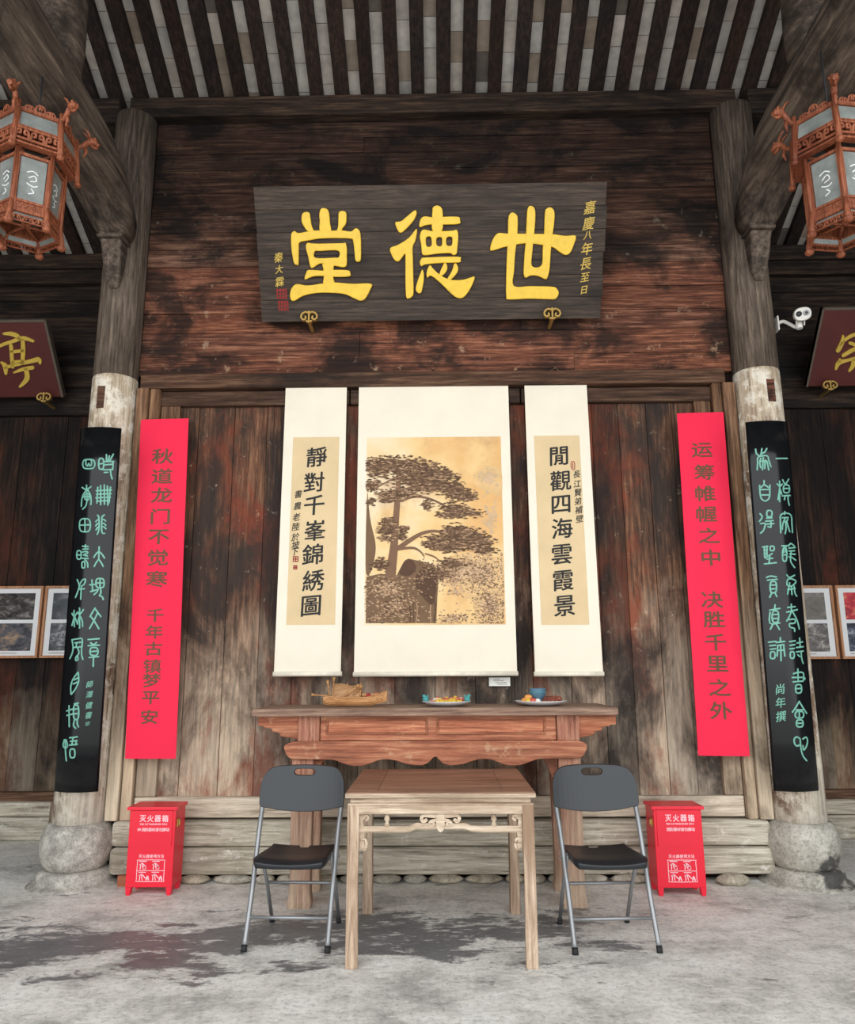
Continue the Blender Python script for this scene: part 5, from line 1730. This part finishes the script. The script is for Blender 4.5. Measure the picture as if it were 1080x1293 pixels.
photo_frame(xs[1], xs[1] + .84, za, zb_, 6, 'light wooden frame with a red-topped photograph, below the maroon ancestral board')

# ================================================================== things on the altar
TZ = 1.208
# model boat
bc = at(447, 888, 5.3)
bx = bc.x
t = thing('model_boat', (bx, 5.3, TZ), 'amber wooden model boat with a woven cabin and oars, on the altar table', 'boat')
b = MB()
secs = []
for k in range(15):
    u = k / 14
    xx = bx - .205 + .43 * u
    hw = .052 * math.sin(math.pi * min(1, (.14 + u * .8))) ** .7 * (1 if u < .8 else 1 - (u - .8) * 2.2) + .004
    zk = .006 + .05 * max(0, u - .72) ** 1.4 * 3.2 + .014 * max(0, .12 - u) * 6
    zg = .058 + .02 * max(0, .25 - u) * 2 + .09 * max(0, u - .68) ** 1.5 * 2.6
    secs.append([Vector((xx, 5.3 + dy * hw, TZ + zz)) for dy, zz in ((-1, zg), (-.92, zk + (zg - zk) * .45), (-.6, zk), (.6, zk), (.92, zk + (zg - zk) * .45), (1, zg), (.86, zg - .004), (.5, zk + .02), (-.5, zk + .02), (-.86, zg - .004))])
b.rings(secs, smooth=False)
b.build('hull', 'boat', t)
b = MB()
for sg in (-1, 1):
    b.tube([s_[0 if sg < 0 else 5] + Vector((0, 0, .002)) for s_ in secs], .004, 6)
    b.tube([s_[1 if sg < 0 else 4] + Vector((0, sg * .002, -.012)) for s_ in secs[:-2]], .003, 6)
b.build('gunwale', 'boat', t)
b = MB()
rings = []
for k in range(8):
    xx = bx - .138 + .185 * k / 7
    rings.append([Vector((xx, 5.3 + .043 * math.cos(a), TZ + .05 + (.095 + .008 * math.sin(k)) * math.sin(a))) for a in (math.pi * j / 12 for j in range(13))])
b.rings(rings, True, smooth=True)
b.build('woven_cabin', 'straw', t)
b = MB()
for xx in (bx - .138, bx - .045, bx + .047):
    b.tube([Vector((xx, 5.3 + .046 * math.cos(a), TZ + .05 + .102 * math.sin(a))) for a in (math.pi * j / 10 for j in range(11))], .004, 6)
b.build('cabin_hoop', 'boat', t)
for pts in ([(bx - .16, 5.28, TZ + .06), (bx - .18, 5.3, TZ + .16)], [(bx - .145, 5.3, TZ + .06), (bx - .14, 5.31, TZ + .18)], [(bx - .15, 5.27, TZ + .07), (bx - .27, 5.26, TZ + .078)], [(bx - .05, 5.25, TZ + .07), (bx + .03, 5.24, TZ + .135)], [(bx + .0, 5.25, TZ + .075), (bx + .05, 5.25, TZ + .13)]):
    b = MB()
    b.tube(pts, .0045, 6)
    e = Vector(pts[1]); d = (e - Vector(pts[0])).normalized()
    b.tube([e - d * .02, e + d * .012], [.005, .011], 6)
    b.build('oar', 'boat', t)
for k, (dx, dz, m_) in enumerate(((.068, .085, 'straw'), (.1, .08, 'seal_red'), (.128, .08, 'straw'), (.152, .085, 'altar'))):
    b = MB()
    b.ball((bx + dx, 5.29, TZ + dz - .01), .022, (1.2, 1, .8), jitter=.1)
    b.build('cargo_bundle', m_, t)

def plate(x, y, r, label):
    b = MB()
    b.lathe([(r * .5, 0), (r * .55, .004), (r * .8, .012), (r, .03), (r * 1.005, .033), (r * .97, .033), (r * .78, .017), (r * .5, .01), (.002, .009)], (0, 0, 0), 40)
    o = b.build('plate', 'plate')
    o.location = (x, y, TZ)
    o['kind'] = 'thing'
    return tag(o, label, 'plate', 'porcelain plates on the altar table')
p1 = at(564, 886, 5.3)
p2 = at(683, 887, 5.3)
plate(p1.x, 5.3, .165, 'white plate of paper flowers and teal ornaments on the altar table')
plate(p2.x, 5.3, .175, 'white plate of nuts and sweets carrying a small blue burner on the altar')
MATS = {'teal': (70, 150, 150), 'yellow': (222, 184, 58), 'rose': (204, 92, 84), 'pale': (236, 214, 190), 'nut': (120, 62, 44), 'orange': (220, 150, 80), 'blue': (84, 116, 136), 'egg': (240, 236, 228)}
for k, v in MATS.items():
    MAT['bit_' + k] = plain('offering_' + k, v, .55, var=.1, scale=40)
def flower(x, y, z, r, m, label, group, leaf=None):
    """small paper blossom: petals round a middle"""
    t = thing('paper_flower', (x, y, z), label, 'flower', group)
    for k in range(5):
        b = MB()
        a = 2 * math.pi * k / 5 + x * 40
        b.ball((x + r * .6 * math.cos(a), y + r * .6 * math.sin(a), z + r * .55), r * .52, (1, 1, .7), seg=8, rn=5)
        b.build('petal', 'bit_' + m, t)
    b = MB()
    b.ball((x, y, z + r * .75), r * .42, seg=8, rn=5)
    b.build('flower_middle', 'bit_' + (leaf or 'yellow'), t)
for k, (dx, dy, m, lf) in enumerate(((-.085, -.03, 'rose', 'pale'), (-.06, .04, 'pale', 'rose'), (-.045, -.05, 'yellow', 'yellow'), (-.01, -.045, 'yellow', 'orange'), (.0, .03, 'rose', 'yellow'), (.03, -.055, 'yellow', 'yellow'), (.055, .01, 'yellow', 'orange'), (.075, -.03, 'yellow', 'rose'), (.06, .05, 'rose', 'yellow'), (.1, .03, 'rose', 'pale'))):
    flower(p1.x + dx, 5.3 + dy, TZ + .014 + .012 * (dy > 0), .026 + .004 * (k % 3), m, '%s paper flower in the heap on the middle plate' % {'rose': 'rose red', 'pale': 'pale cream', 'yellow': 'bright yellow'}[m], '%s paper flowers on the middle plate' % m, lf)
for sg, lab in ((-1, 'teal ornament on the rim of the flower plate, on the model boat side'), (1, 'teal ornament on the rim of the flower plate, on the burner side')):
    t = thing('teal_ornament', (p1.x + sg * .14, 5.29, TZ + .028), lab, 'ornament')
    b = MB()
    c = Vector((p1.x + sg * .14, 5.29, TZ + .043))
    b.ball(c, .022, (1, .8, .9), jitter=.12)
    b.tube([c, c + Vector((sg * .01, 0, .022)), c + Vector((sg * .022, 0, .03))], [.014, .013, .006], 7)
    b.build('body', 'bit_teal', t)
    b = MB()
    b.tube([c + Vector((-sg * .005, 0, .006)), c + Vector((-sg * .018, 0, .03))], [.01, .004], 7)
    b.build('tail', 'bit_teal', t)
k = 0
nuts = [(.02, -.07), (.045, -.05), (.07, -.065), (.095, -.04), (.12, -.02), (.06, -.02), (.085, .0), (.11, .02), (.04, .01), (.07, .035), (.03, .05), (.1, .05)]
for dx, dy in nuts:
    b = MB()
    b.ball((0, 0, .017), .021, (1.1, .95, .9), rt(.8, 1.4, .05), seg=9, rn=6, jitter=.06)
    o = b.build('nut', 'bit_nut')
    o.location = (p2.x + dx, 5.3 + dy, TZ + .013 + .014 * (dy > -.03))
    tag(o, 'brown shelled nut in the heap beside the small blue burner', 'nut', 'brown nuts on the end plate')
for j, (dx, dy, dz, m) in enumerate(((-.11, -.03, .0, 'orange'), (-.085, -.055, .0, 'yellow'), (-.09, .0, .0, 'orange'), (-.065, -.02, .0, 'yellow'), (-.06, -.065, .0, 'rose'), (-.085, -.03, .022, 'orange'), (-.07, .03, .0, 'pale'))):
    b = MB()
    b.ball((0, 0, .018), .024, (1.15, 1, .85), rt(.9, 1.15, .05), seg=9, rn=6, jitter=.12)
    o = b.build('wrapped_sweet', 'bit_' + m)
    o.location = (p2.x + dx, 5.3 + dy, TZ + .013 + dz)
    nm = {'orange': 'orange', 'yellow': 'yellow', 'rose': 'rosy', 'pale': 'pale'}[m]
    tag(o, '%s wrapped sweet in the little heap at the edge of the nut plate' % nm, 'sweet', '%s sweets on the end plate' % nm)
b = MB()
b.ball((0, 0, .018), .02, (1, 1, .9), seg=14, rn=8)
o = b.build('egg', 'bit_egg')
o.location = (p2.x - .028, 5.3 - .07, TZ + .013)
tag(o, 'small white egg lying between the sweets and the nuts', 'egg')
t = thing('incense_burner', (p2.x - .015, 5.33, TZ + .012), 'small blue tub-shaped burner with two upright handles, standing on the nut plate', 'burner')
b = MB()
bz = TZ + .012
b.lathe([(.036, 0), (.04, .012), (.036, .026), (.043, .036), (.052, .05), (.056, .085), (.058, .1), (.05, .1), (.046, .06), (.004, .055)], (p2.x - .015, 5.33, bz), 24)
b.build('bowl', 'bit_blue', t)
for sg in (-1, 1):
    b = MB()
    q = Vector((p2.x - .015 + sg * .052, 5.33, bz + .08))
    b.tube([q, q + Vector((sg * .004, 0, .025)), q + Vector((sg * .0, 0, .055))], [.008, .007, .006], 8)
    b.build('handle', 'rail', t)
b = MB()
b.tube(smooth_line([Vector((p2.x - .015 + .056 * math.cos(a), 5.33 + .056 * math.sin(a), bz + .075)) for a in (2 * math.pi * k / 16 for k in range(17))], 1), .003, 6)
b.build('rim_band', 'bit_teal', t)
